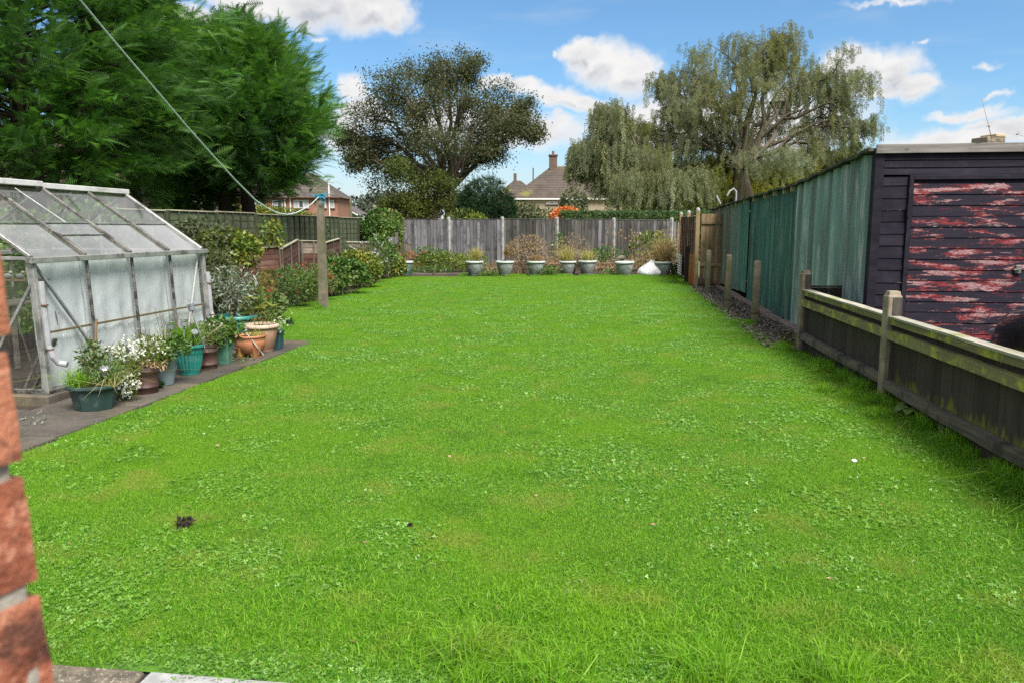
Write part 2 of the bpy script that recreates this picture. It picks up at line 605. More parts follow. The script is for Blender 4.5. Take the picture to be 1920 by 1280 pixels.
M_RUST = mottled('rusty_band', (.14, .06, .03), (.07, .03, .02), 30)
M_BLUE = mottled('blue_cord', (.02, .17, .30), (.04, .28, .42), 60, rough=.7)
M_ROPE = mottled('pale_washing_line', (.55, .68, .66), (.42, .55, .53), 80, rough=.5)
M_WHITE = mottled('white_paint', (.74, .74, .74), (.62, .62, .62), 6, rough=.5)
M_SACK = mottled('white_sack', (.72, .73, .76), (.58, .59, .63), 4, rough=.45, bscale=9, bstr=1, bdist=.06)
M_SLAB = mottled('paving_slab', (.085, .074, .062), (.052, .046, .040), 2.5, (.13, .105, .055), .6, 1.3, speck=((.20, .18, .155), 45, .35), bscale=70, bdist=.004, vary=.5)
M_PATIOD = mottled('brown_gravelled_slab', (.16, .135, .10), (.08, .068, .05), 22, speck=((.42, .38, .33), 60, .7), bscale=70, bdist=.006)
M_PATIOL = mottled('pale_slab', (.36, .36, .36), (.25, .25, .25), 14, speck=((.06, .06, .06), 60, .7), bscale=80, bdist=.004)
M_KERB = mottled('pinkish_concrete_kerb', (.23, .165, .145), (.145, .11, .098), 5, (.10, .10, .06), .5, 3, bscale=60)
M_SOIL = mottled('bare_soil', (.055, .040, .028), (.03, .022, .016), 8, (.085, .065, .045), .6, 3, bscale=40, bstr=1, bdist=.03, local=False)
M_LAWN = mottled('turf', (.050, .13, .008), (.075, .19, .012), 1.2, (.035, .07, .012), .5, 5, bscale=60, bdist=.02, local=False)
M_GRAVEL = mottled('leaf_litter', (.10, .085, .07), (.045, .038, .032), 30, (.17, .15, .13), .6, 18, bscale=50, bstr=1, bdist=.02, local=False)
M_ROUGH = mottled('rough_grass_ground', (.05, .08, .02), (.08, .10, .03), .6, (.06, .05, .03), .5, .3, local=False, bscale=5)
M_TARMAC = mottled('tarmac_drive', (.055, .055, .056), (.04, .04, .041), 3, speck=((.12, .12, .12), 90, .5), bscale=100, bdist=.004, local=False)
M_BRICK = mottled('rough_red_brick', (.42, .17, .10), (.28, .095, .055), 9, (.075, .035, .028), .85, 14, bscale=38, bstr=1, bdist=.012, vary=.3, speck=((.58, .30, .20), 60, .5), s3range=(.52, .62), spec=.2)
M_MORTAR = mottled('pale_mortar', (.38, .355, .31), (.26, .24, .21), 22, (.15, .14, .12), .5, 20, bscale=60, bstr=.8, bdist=.006, spec=.2)
M_OLDBRICK = mottled('old_garden_brick', (.30, .12, .07), (.16, .07, .045), 12, (.25, .20, .15), .5, 9, vary=.5)
M_TANB = mottled('tan_brick_wall', (.33, .27, .19), (.27, .22, .155), 3, (.20, .15, .10), .4, .6, bscale=10, local=False)
M_CHIM = mottled('sooty_brick', (.15, .10, .075), (.10, .07, .055), 3, bscale=10)
M_WALLB = mottled('far_brick_wall', (.31, .155, .105), (.25, .115, .08), 3, (.36, .21, .15), .4, .6, bscale=10, local=False)
M_TILE = mottled('brown_roof_tile', (.092, .073, .06), (.062, .05, .042), .9, (.17, .165, .04), .8, .22, bscale=4, local=False, s3range=(.55, .64))
M_TILE2 = mottled('grey_roof_tile', (.095, .08, .073), (.066, .056, .052), 1.2, (.15, .13, .10), .5, .4, bscale=4, local=False)
M_BRNROOF = mottled('plain_brown_roof', (.15, .11, .09), (.12, .085, .07), 1.5, (.20, .16, .12), .4, .8, local=False)
M_RENDER = mottled('pale_green_render', (.32, .45, .28), (.27, .38, .24), 1)
M_DKGLASS = mottled('window_glass', (.035, .042, .05), (.05, .06, .07), 1, rough=.08, spec=.8, bstr=0)
M_CURTAIN = mottled('net_curtain', (.45, .46, .50), (.30, .31, .35), 6, stretch=(4, 4, .3))
M_CARPAINT = mottled('black_car_paint', (.006, .006, .008), (.009, .009, .011), 2, rough=.28, bstr=0, coat=.5)
M_TYRE = mottled('tyre_rubber', (.02, .02, .02), (.03, .03, .03), 20)
M_LAMP = mottled('headlamp_lens', (.20, .21, .23), (.12, .13, .15), 12, rough=.08, spec=.8, bstr=.1)
M_CHROME = mottled('bright_metal', (.75, .75, .76), (.65, .65, .66), 5, rough=.15, metal=1, bstr=0)
M_DIRT = mottled('potting_soil', (.045, .032, .022), (.02, .015, .011), 30, bscale=60, bstr=1, bdist=.02)
M_STONE = mottled('pale_stone', (.42, .40, .36), (.30, .29, .26), 30)
M_CERAM = mottled('glazed_ornament', (.5, .52, .48), (.38, .4, .38), 10, rough=.3)
M_GOLD = mottled('sun_ornament_yellow', (.55, .45, .22), (.42, .34, .16), 12, rough=.5)


def plastic(name, c, dirt=(.1, .09, .07), amt=.45, rough=.42):
    return mottled(name, c, tuple(x * .72 for x in c), 4, dirt, amt, 6, rough=rough, bscale=30, bstr=.12, s3range=(.5, .68))


M_URN = plastic('grey_urn_plastic', (.235, .265, .26), (.34, .35, .345), .5, .6)
M_URNRIM = plastic('pale_urn_rim', (.46, .52, .50), (.34, .36, .34), .5, .55)
M_URNG = plastic('grey_green_urn_plastic', (.12, .21, .185), (.24, .30, .27), .5, .6)
M_PDKGREEN = plastic('dark_green_plastic', (.028, .062, .058), (.17, .20, .19), .6, .5)
M_PTEAL = plastic('teal_plastic', (.022, .20, .175), (.11, .25, .22), .35)
M_PBLUE = plastic('grey_blue_plastic', (.17, .225, .255), (.27, .30, .31), .45, .5)
M_PBROWN = plastic('brown_plastic', (.085, .042, .036), (.14, .09, .075), .4, .5)
M_PGREEN = plastic('sage_green_plastic', (.10, .25, .18), (.22, .34, .26), .5, .5)
M_TERRA = plastic('terracotta_plastic', (.42, .17, .085), (.34, .19, .12), .4, .6)
M_TERRAP = plastic('pale_terracotta', (.43, .25, .18), (.50, .38, .30), .6, .7)
M_TERRARIM = plastic('bleached_terracotta_rim', (.55, .42, .34), (.40, .29, .22), .5, .7)
M_PNAVY = plastic('blue_green_plastic', (.03, .085, .105), (.14, .18, .17), .5, .5)
M_PBLACK = plastic('black_rubber', (.02, .02, .022))

# glass that shows dirt
def glass(name, dirt, amount, tint=(.93, .97, .95), rough=.03, refl=1.8):
    m, t = newmat(name)
    c, rnd = coords(t, (1, 1, 1))
    n = t.noise(c, 2.3, 5, .6)
    tr = t.n('ShaderNodeBsdfTransparent', {0: tint})
    gl = t.n('ShaderNodeBsdfGlossy', {'Color': (1, 1, 1), 'Roughness': rough})
    df = t.n('ShaderNodeBsdfDiffuse', {'Color': dirt})
    dt = t.n('ShaderNodeBsdfTranslucent', {'Color': dirt})
    dd = t.n('ShaderNodeMixShader', {0: .5, 1: df, 2: dt})
    a = t.n('ShaderNodeMixShader', {0: t.m('MULTIPLY', t.step(n, .3, .75), amount), 1: tr, 2: dd})
    b = t.n('ShaderNodeMixShader', {0: t.m('MULTIPLY', schlick(t), refl, clamp=True), 1: a, 2: gl})
    t.n('ShaderNodeOutputMaterial', {0: b})
    return m


M_ROOFGLASS = glass('dusty_glare_glass', (.66, .69, .69), .22, (.78, .84, .83), .012, 3.4)  # some dust; reflectance raised past real glass to imitate white sky glare
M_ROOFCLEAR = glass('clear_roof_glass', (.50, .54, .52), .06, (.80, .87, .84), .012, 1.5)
M_GLASS = glass('clear_pane', (.5, .52, .5), .04, (.985, .99, .99), .02, 1.2)
M_CARGLASS = glass('car_glass', (.05, .05, .05), .2, (.25, .28, .28))
m, t = newmat('white_fleece')
c, rnd = coords(t, (1, 1, .35))
n = t.noise(c, 7, 5, .6)
n2 = t.noise(coords(t)[0], 3.0, 5, .6, .5)
col = t.mix(t.step(n, .3, .7), (.78, .82, .85), (.68, .73, .765))
col = t.mix(t.m('MULTIPLY', t.step(n2, .5, .72), .5), col, (.64, .66, .66))
d = t.n('ShaderNodeBsdfDiffuse', {'Color': col})
d2 = t.n('ShaderNodeBsdfTranslucent', {'Color': col})
t.set(d.inputs['Normal'], t.n('ShaderNodeBump', {'Height': t.noise(c, 16, 4, .6), 'Strength': .35, 'Distance': .02}))
t.n('ShaderNodeOutputMaterial', {0: t.n('ShaderNodeMixShader', {0: .2, 1: d, 2: d2})})
M_FLEECE = m


def corrugated(name, c1, c2, wear, rust, rust_amt, wear_amt=.6):
    m, t = newmat(name)
    c, rnd = coords(t, (5, 5, .35))
    c0, _ = coords(t)
    col = t.mix(t.step(t.noise(c, 1.3, 5, .6), .35, .65), c1, c2)
    col = t.mix(t.m('MULTIPLY', t.step(t.noise(c, 2.6, 6, .7, .5), .5, .66), wear_amt), col, wear)
    col = t.mix(t.m('MULTIPLY', t.step(t.noise(c, .9, 6, .65), .48, .62), rust_amt), col, rust)
    col = t.mix(t.m('MULTIPLY', t.step(t.noise(c0, 48, 3, .6), .68, .74), .6), col, (.45, .5, .45))
    hsv = t.n('ShaderNodeHueSaturation', {'Color': col, 'Value': t.m('ADD', t.m('MULTIPLY', rnd, .3), .85)})
    finish(t, hsv, .6, t.noise(c0, 30, 5, .7), .15, .004, metal=0, spec=.35)
    return m


M_CORR_NEAR = corrugated('worn_green_steel', (.135, .235, .222), (.20, .315, .30), (.46, .52, .50), (.075, .10, .09), .7, .95)
M_CORR_MID = corrugated('dark_green_steel', (.035, .12, .108), (.056, .165, .145), (.21, .29, .26), (.03, .038, .035), .7, .75)
M_CORR_FAR = corrugated('streaked_green_steel', (.09, .16, .14), (.15, .21, .185), (.27, .30, .25), (.11, .075, .065), .9)
M_CORR_BROWN = corrugated('brown_streaked_steel', (.13, .10, .09), (.10, .125, .11), (.22, .23, .20), (.26, .24, .04), .6, .5)
M_ROOFSHEET = mottled('mossy_roof_sheet', (.05, .045, .04), (.03, .027, .024), 8, (.20, .18, .15), .5, 12, bscale=40)
M_RAFTER = mottled('bare_rafter_end', (.50, .40, .28), (.36, .28, .19), 15)

# peeling paint: dark top coat, red under it, then bare pale wood
m, t = newmat('peeling_door_board')
c, rnd = coords(t, (1.0, 1, 5.5))
cf, _ = coords(t, (3.0, 3, 22))
c0, _ = coords(t)
big = t.noise(c, 2.6, 3, .6, .3)
edgew = t.noise(cf, 5.5, 6, .75)
grain = t.noise(coords(t, (1, 1, 30))[0], 6, 5, .7)
v = t.m('ADD', t.m('ADD', big, t.m('MULTIPLY', t.m('SUBTRACT', edgew, .5), .62)), t.m('MULTIPLY', t.m('SUBTRACT', rnd, .5), .05))
redv = t.step(v, .54, .56)
red2 = t.noise(c, 3.2, 3, .5)
whv = t.m('MULTIPLY', t.step(t.m('ADD', v, t.m('MULTIPLY', t.m('SUBTRACT', red2, .5), .5)), .585, .63), t.step(t.noise(cf, 13, 5, .9), .44, .56))
spk = t.m('MULTIPLY', t.step(t.noise(coords(t, (2, 2, 5))[0], 26, 4, .75), .64, .68), t.step(big, .42, .52))
dark = t.mix(t.step(grain, .35, .65), (.014, .012, .021), (.026, .022, .036))
col = t.mix(redv, dark, t.mix(t.step(grain, .3, .7), (.13, .016, .020), (.23, .032, .036)))
col = t.mix(whv, col, t.mix(t.step(grain, .35, .6), (.52, .45, .46), (.30, .20, .21)))
col = t.mix(t.m('MULTIPLY', spk, .9), col, (.62, .56, .56))
h = t.m('SUBTRACT', t.m('MULTIPLY', grain, .5), t.m('MULTIPLY', redv, .8))
finish(t, col, .7, h, .45, .003, spec=.15)
M_PEEL = m

# foliage
M_GRASS = leafy('grass_blade', [(.040, .140, .007), (.096, .285, .011), (.172, .405, .018), (.39, .48, .11)], .42, (.18, .365, .015), .5, gloss=.25, rough=.42,
                more=(((.06, .185, .012), 1.7, .50, .72, .4), ((.27, .35, .055), 1.9, .50, .70, .8), ((.26, .20, .09), 5.5, .68, .76, .7)))
M_CLOVER = leafy('clover_leaf', [(.05, .16, .018), (.11, .29, .03), (.30, .46, .14)], .35, (.14, .30, .03), .8, gloss=.5, rough=.35)
M_CONIF = leafy('conifer_spray', [(.04, .11, .022), (.066, .172, .032), (.11, .245, .04), (.17, .31, .058)], .35, (.06, .135, .05), .5, gloss=.3)
M_CONIFD = leafy('dark_conifer_spray', [(.012, .03, .014), (.02, .05, .02), (.035, .07, .026)], .2, gloss=.12)
M_SYC = leafy('sycamore_leaf', [(.045, .058, .028), (.072, .086, .038), (.105, .112, .048), (.135, .10, .048)], .38, (.066, .085, .04), .25, gloss=.3)
M_SYCG = leafy('green_understorey_leaf', [(.045, .07, .022), (.075, .105, .03), (.12, .145, .042)], .3, (.09, .10, .02), .3, gloss=.15)
M_WILL = leafy('willow_leaf', [(.115, .145, .085), (.165, .19, .11), (.22, .24, .14), (.25, .25, .10)], .4, (.15, .15, .035), .16, gloss=.3)
M_WILLY = leafy('yellow_green_leaf', [(.12, .15, .025), (.20, .21, .035), (.26, .23, .04)], .4)
M_SHRUB = leafy('shrub_leaf', [(.03, .075, .015), (.06, .13, .025), (.11, .19, .045), (.20, .24, .06)], .3, gloss=.4, rough=.35)
M_SHRUBY = leafy('yellowing_shrub_leaf', [(.05, .10, .015), (.10, .16, .025), (.18, .21, .035), (.32, .27, .04)], .3, gloss=.4, rough=.35)
M_SILVER = leafy('silver_leaf', [(.08, .12, .07), (.18, .22, .17), (.38, .41, .38)], .15, gloss=.2)
M_VALER = leafy('valerian_leaf', [(.05, .10, .03), (.09, .15, .05), (.15, .20, .07), (.25, .13, .04)], .3, gloss=.3)
M_RUSSET = leafy('russet_leaf', [(.12, .11, .03), (.22, .15, .05), (.30, .15, .06)], .3)
M_REDFL = leafy('red_flower', [(.33, .035, .035), (.48, .07, .07)], .2)
M_WHFL = leafy('white_flower', [(.66, .67, .62), (.78, .78, .75)], .2)
M_LILAC = leafy('lilac_flower', [(.36, .35, .46), (.52, .50, .60)], .2)
M_ORANGE_L = leafy('orange_autumn_leaf', [(.36, .10, .03), (.55, .17, .05), (.60, .26, .10)], .3)
M_DEAD = leafy('dead_stem', [(.24, .155, .085), (.38, .255, .15), (.46, .34, .22)], .25)
M_STRAW = leafy('straw_grass', [(.30, .28, .09), (.42, .38, .15), (.50, .44, .22)], .3)
M_HEDGE = leafy('clipped_hedge_leaf', [(.025, .06, .018), (.045, .09, .028), (.075, .13, .04)], .25)
M_WOODS = leafy('far_wood_leaf', [(.045, .06, .045), (.065, .08, .06), (.085, .10, .07)], .2)  # leaf colours greyed to stand in for distance haze
M_GREY_SH = leafy('grey_green_leaf', [(.06, .08, .04), (.10, .12, .06), (.15, .17, .08)], .3)
M_STEM = leafy('green_stem', [(.08, .12, .03), (.14, .16, .05)], .1)
M_TWIG = leafy('brown_twig', [(.10, .065, .04), (.19, .13, .085)], .05)
M_LITTER = leafy('dead_leaf', [(.05, .04, .032), (.11, .09, .07), (.20, .17, .14), (.30, .27, .24)], .05)
M_MOSS = leafy('moss', [(.05, .055, .01), (.11, .11, .018), (.16, .15, .03)], .1)
M_DARKSTRIP = wood('dark_infill_strip', (.055, .048, .042), (.12, .108, .095), 'Z', 10, (.025, .022, .02), .8, 4)

# ------------------------------------------------------------------ ground, lawn, paths
LAWN = [(2.27, -3.0), (2.27, 3.2), (4.6, 2.46), (7.0, 2.30), (9.7, 2.22), (10.1, 2.10), (13, 2.09), (18, 2.03), (21.5, 2.02), (24.6, 2.2),
        (24.55, -1.0), (23.9, -4.0), (23.4, -6.9), (22.4, -6.85), (20, -6.45), (17, -6.1), (13.5, -6.35), (11.6, -6.3), (9.95, -5.6), (9.86, -3.97), (4.3, -3.93), (3.0, -3.93)]
struct('ground', MB().poly([(-900, -300, -.03), (900, -300, -.03), (900, 1500, -.03), (-900, 1500, -.03)]), M_ROUGH)
struct('garden_soil', MB().poly([xy(1.5, -8.5, -.012), xy(1.5, 2.7, -.012), xy(33, 2.7, -.012), xy(33, -8.5, -.012)]), M_SOIL)
struct('lawn', MB().poly([xy(a, b, 0) for a, b in LAWN[::-1]]), M_LAWN)
struct('drive', MB().poly([xy(-6, 2.62, -.006), xy(-6, 12, -.006), xy(9, 12, -.006), xy(9, 2.62, -.006)]), M_TARMAC)
struct('gravel_strip', MB().poly([xy(9.7, 1.7, -.006), xy(9.7, 2.62, -.006), xy(20, 2.62, -.006), xy(20, 1.7, -.006)]), M_GRAVEL)


def inside(A, B, poly):
    r = np.zeros(len(A), bool)
    n = len(poly)
    for i in range(n):
        a1, b1 = poly[i]
        a2, b2 = poly[(i + 1) % n]
        if a1 == a2:
            continue
        c = ((a1 > A) != (a2 > A)) & (B < (b2 - b1) * (A - a1) / (a2 - a1) + b1)
        r ^= c
    return r


def blades(n, rad, h0, h1, wid, lean, tlo=0, thi=.9, seed=1):
    g = np.random.default_rng(seed)
    r = rad * np.sqrt(g.random(n)) * (0.75 + .25 * g.random(n))
    an = g.random(n) * 2 * np.pi
    base = np.stack([r * np.cos(an), r * np.sin(an), np.zeros(n)], 1)
    h = g.uniform(h0, h1, n)
    la = g.random(n) * 2 * np.pi
    ln = np.abs(g.normal(0, lean, n)) * h
    d = np.stack([np.cos(la), np.sin(la), np.zeros(n)], 1)
    w = wid * g.uniform(.6, 1.3, n)
    fa = g.random(n) * 2 * np.pi
    s = np.stack([np.cos(fa), np.sin(fa), np.zeros(n)], 1) * w[:, None] * .5
    up = np.array((0, 0, 1.0))
    mid = base + up * (h * .6)[:, None] + d * (ln * .4)[:, None]
    tip = base + up * (np.maximum(h - ln * .45, h * .25))[:, None] + d * (ln * 1.25)[:, None]
    V = np.stack([base - s, base + s, mid - s * .8, mid + s * .8, tip], 1)
    T = np.array([(0, 1, 3), (0, 3, 2), (2, 3, 4)])
    Fc = (T[None] + (np.arange(n) * 5)[:, None, None]).reshape(-1, 3)
    return V.reshape(-1, 3), Fc, np.repeat(g.uniform(tlo, thi, n), 5)


def clovers(n, rad, seed=1):
    g = np.random.default_rng(seed)
    Vs, Ts, tint = [], [], []
    for i in range(n):
        r, an = rad * math.sqrt(g.random()), g.random() * 6.283
        c = np.array((r * math.cos(an), r * math.sin(an), g.uniform(.012, .032)))
        s = g.uniform(.006, .0125)
        rot = g.random() * 6.283
        tl = g.normal(0, .35, 2)
        ti = g.uniform(0, 1)
        for k in range(3):
            a = rot + k * 2.094
            pts = [(0, 0), (.75, .55), (1.15, .35), (1.15, -.35), (.75, -.55)]
            o = len(Vs)
            for (x, y) in pts:
                X = (x * math.cos(a) - y * math.sin(a)) * s
                Y = (x * math.sin(a) + y * math.cos(a)) * s
                Vs.append(c + np.array((X, Y, X * tl[0] + Y * tl[1] + abs(y) * s * .35)))
                tint.append(ti)
            Ts += [(o, o + 1, o + 2), (o, o + 2, o + 3), (o, o + 3, o + 4)]
    return np.array(Vs), np.array(Ts), np.array(tint)


def instancer(name, mat_sources, pts, idx, rot, scl, kind='stuff'):
    """one object of ground cover: geometry nodes set the patch meshes at the points"""
    src = bpy.data.collections.new(name + '_patches')
    for i, me in enumerate(mat_sources):
        src.objects.link(bpy.data.objects.new('%s_patch_%02d' % (name, i), me))
    me = bpy.data.meshes.new(name)
    me.from_pydata([tuple(p) for p in pts], [], [])
    a = me.attributes.new('pick', 'INT', 'POINT'); a.data.foreach_set('value', np.asarray(idx, dtype=np.int32))
    a = me.attributes.new('turn', 'FLOAT_VECTOR', 'POINT'); a.data.foreach_set('vector', np.asarray(rot, dtype=np.float32).ravel())
    a = me.attributes.new('size', 'FLOAT_VECTOR', 'POINT'); a.data.foreach_set('vector', np.asarray(scl, dtype=np.float32).ravel())
    o = link(name, me)
    g = bpy.data.node_groups.new(name, 'GeometryNodeTree')
    g.interface.new_socket('Geometry', in_out='INPUT', socket_type='NodeSocketGeometry')
    g.interface.new_socket('Geometry', in_out='OUTPUT', socket_type='NodeSocketGeometry')
    N = g.nodes
    gi, go = N.new('NodeGroupInput'), N.new('NodeGroupOutput')
    ci = N.new('GeometryNodeCollectionInfo')
    ci.inputs['Collection'].default_value = src
    ci.inputs['Separate Children'].default_value = True
    ci.inputs['Reset Children'].default_value = True
    ip = N.new('GeometryNodeInstanceOnPoints')
    ip.inputs['Pick Instance'].default_value = True

    def attr(nm, ty):
        k = N.new('GeometryNodeInputNamedAttribute')
        k.data_type = ty
        k.inputs['Name'].default_value = nm
        return next(s for s in k.outputs if s.enabled)
    L = g.links
    m2p = N.new('GeometryNodeMeshToPoints')
    L.new(gi.outputs[0], m2p.inputs[0])
    L.new(m2p.outputs[0], ip.inputs['Points'])
    L.new(ci.outputs[0], ip.inputs['Instance'])
    L.new(attr('pick', 'INT'), ip.inputs['Instance Index'])
    e2r = N.new('FunctionNodeEulerToRotation')
    L.new(attr('turn', 'FLOAT_VECTOR'), e2r.inputs[0])
    L.new(e2r.outputs[0], ip.inputs['Rotation'])
    L.new(attr('size', 'FLOAT_VECTOR'), ip.inputs['Scale'])
    L.new(ip.outputs[0], go.inputs[0])
    mod = o.modifiers.new('patches', 'NODES')
    mod.node_group = g
    return tag(o, kind=kind)


def lawn_noise(x, y, s, seed):
    return np.array([mnoise.noise(Vector((a * s + seed, b * s, seed * 1.7))) for a, b in zip(x, y)])


patches = []
for k in range(5):
    patches.append(np_mesh('turf', *blades(1800, .32, .010, .030, .0034, .95, 0, 1.0, 20 + k), M_GRASS))
for k in range(2):
    patches.append(np_mesh('longer_turf', *blades(520, .26, .03, .075, .0045, 1.0, .1, .9, 40 + k), M_GRASS))
for k in range(3):
    patches.append(np_mesh('clover', *clovers(110, .20, 50 + k), M_CLOVER))
patches.append(np_mesh('tall_tuft', *blades(260, .13, .10, .22, .006, .75, .2, .9, 60), M_GRASS))
g = RNG
P_, I_, R_, S_ = [], [], [], []


def put(a, b, idx, s0, s1, sz=None):
    n = len(a)
    for i in range(n):
        p = xy(a[i], b[i], .0)
        P_.append(p)
        I_.append(idx[i])
        R_.append((0, 0, g.random() * 6.283))
        s = g.uniform(s0, s1)
        S_.append((s, s, s * (sz[i] if sz is not None else 1)))


def well_inside(A, B, m):
    k = inside(A, B, LAWN)
    for da, db in ((m, 0), (-m, 0), (0, m), (0, -m)):
        k &= inside(A + da, B + db, LAWN)
    return k


n = 3400
A = g.uniform(2.2, 24.8, n); B = g.uniform(-7, 3.2, n)
k = well_inside(A, B, .27); A, B = A[k], B[k]
put(A, B, g.integers(0, 5, len(A)), .85, 1.2)
A = g.uniform(2.2, 8.5, 1600); B = g.uniform(-4, 3.2, 1600)
k = well_inside(A, B, .27); A, B = A[k], B[k]
put(A, B, g.integers(0, 5, len(A)), .8, 1.15)
A = g.uniform(2.2, 4.6, 700); B = g.uniform(-3.9, 3.2, 700)
k = well_inside(A, B, .25); A, B = A[k], B[k]
put(A, B, g.integers(0, 5, len(A)), .75, 1.05)
# smaller patches fill the rim up to the edges
A = g.uniform(2.2, 24.8, 14000); B = g.uniform(-7, 3.2, 14000)
k = well_inside(A, B, .07) & ~well_inside(A, B, .30); A, B = A[k], B[k]
put(A, B, g.integers(0, 5, len(A)), .26, .42, np.full(len(A), 2.2))
# clover where it has taken hold
A = g.uniform(2.25, 21, 6000); B = g.uniform(-6, 2.8, 6000)
k = well_inside(A, B, .15) & (lawn_noise(A, B, .7, 3.1) + .9 * lawn_noise(A, B, 2.6, 8.2) + .8 * lawn_noise(A, B, 6.1, 1.2) + .55 * g.normal(size=len(A)) > .22); A, B = A[k], B[k]
put(A, B, g.integers(7, 10, len(A)), .5, .95)
# longer grass: in drifts, by the patio, along the fence
A = g.uniform(2.25, 9, 900); B = g.uniform(-3.9, 3, 900)
k = well_inside(A, B, .2) & (lawn_noise(A, B, .8, 5.7) > .25) & (g.random(900) < .28); A, B = A[k], B[k]
put(A, B, g.integers(5, 7, len(A)), .45, .85)
A = g.uniform(2.5, 3.0, 60); B = g.uniform(-1.3, 1.2, 60)
put(A, B, g.integers(5, 7, len(A)), .5, .95)
A = g.uniform(3.2, 9.7, 150); B = 2.62 - A * .041 - np.abs(g.normal(0, .10, 150))
put(A, B, g.integers(5, 7, len(A)), .6, 1.1)
A = g.uniform(3.5, 8.6, 34); B = 2.60 - A * .041 - np.abs(g.normal(0, .05, 34))
put(A, B, np.full(34, 10), .5, 1.0)
for (pa, pb) in [(6.9, 2.2), (9.74, 2.15), (12.5, 2.1), (13.81, -5.38), (6.9, 2.25), (7.2, 2.2), (6.6, 2.2)]:
    put(pa + g.normal(0, .12, 6), pb + g.normal(0, .1, 6) - .06, g.integers(5, 7, 6), .5, .9)
    put(pa + g.normal(0, .12, 3), pb + g.normal(0, .08, 3) - .06, np.full(3, 10), .4, .8)
A = g.uniform(24.2, 25.0, 60); B = g.uniform(-5, 2.1, 60)
put(A, B, g.integers(5, 7, len(A)), .7, 1.3)
A = g.uniform(2.3, 2.5, 14); B = g.uniform(-.6, .9, 14)
put(A, B, np.full(14, 10), .4, .8)
# untidy edge over the path
A = g.uniform(3.0, 9.8, 120); B = -3.90 + g.normal(0, .03, 120)
put(A, B, g.integers(0, 5, len(A)), .2, .35)
A = g.uniform(2.3, 9.8, 60); B = -3.86 + g.normal(0, .05, 60)
put(A, B, g.integers(7, 10, len(A)), .25, .45)
A = 2.36 + g.normal(0, .025, 70); B = g.uniform(-2.6, .5, 70)
put(A, B, g.integers(7, 10, len(A)), .3, .6)
instancer('lawn_grass', patches, P_, I_, R_, S_)


def slabs(name_, mat, a0, a1, b0, b1, na, nb, z=.0, th=.05, gap=.02, parent=None):
    for i in range(na):
        for j in range(nb):
            p0, p1 = a0 + (a1 - a0) * i / na, a0 + (a1 - a0) * (i + 1) / na
            q0, q1 = b0 + (b1 - b0) * j / nb, b0 + (b1 - b0) * (j + 1) / nb
            dz = g.uniform(-.006, .006)
            mb = MB().box(q0 + gap / 2, q1 - gap / 2, p0 + gap / 2, p1 - gap / 2, z - th + dz, z + dz, .006)
            link(name_, mb, mat, parent=parent)


path = tag(bpy.data.objects.new('path', MB().poly([(-5.0, 2.0, -.008), (-3.93, 2.0, -.008), (-3.93, 9.86, -.008), (-5.0, 9.86, -.008)]).mesh('path')), kind='structure')
COL.objects.link(path); path.data.materials.append(M_SOIL); path.rotation_euler[2] = -TH
slabs('paving_slab', M_SLAB, 3.0, 9.86, -4.78, -3.96, 7, 1, .012, parent=path)
slabs('paving_slab', M_SLAB, 2.4, 5.72, -7.0, -4.80, 4, 3, .010, parent=path)
patio = tag(bpy.data.objects.new('patio', MB().poly([(-3.4, -2, -.008), (3, -2, -.008), (3, 2.27, -.008), (-3.4, 2.27, -.008)]).mesh('patio')), kind='structure')
COL.objects.link(patio); patio.data.materials.append(M_SOIL); patio.rotation_euler[2] = -TH
for (q0, q1, mt) in [(-3.4, -2.45, M_PATIOD), (-2.44, -1.56, M_PATIOD), (-1.54, -.66, M_PATIOL), (-.65, .22, M_PATIOL), (.23, 1.1, M_PATIOD), (1.11, 2.0, M_PATIOL)]:
    for r_ in range(3):
        link('patio_slab', MB().box(q0, q1, 2.26 - .9 * (r_ + 1) + .01, 2.26 - .9 * r_, -.05, .012 + g.uniform(-.004, .004), .008), mt, parent=patio)

# ------------------------------------------------------------------ house wall beside the camera
hw = thing('house_wall', 'corner of rough red brick house wall with pale mortar beside the patio', 'wall', (-.287, .445, 0), math.atan2(-.907, -.42))
hw.rotation_mode = 'QUATERNION'
hw.rotation_quaternion = (Matrix.Rotation(R(-2.6), 4, 'Y') @ Matrix.Rotation(math.atan2(-.907, -.42), 4, 'Z')).to_quaternion()
hw.location = Vector((-.291, .445, 1.17)) + Matrix.Rotation(R(-2.6), 3, 'Y') @ Vector((0, 0, -1.17))
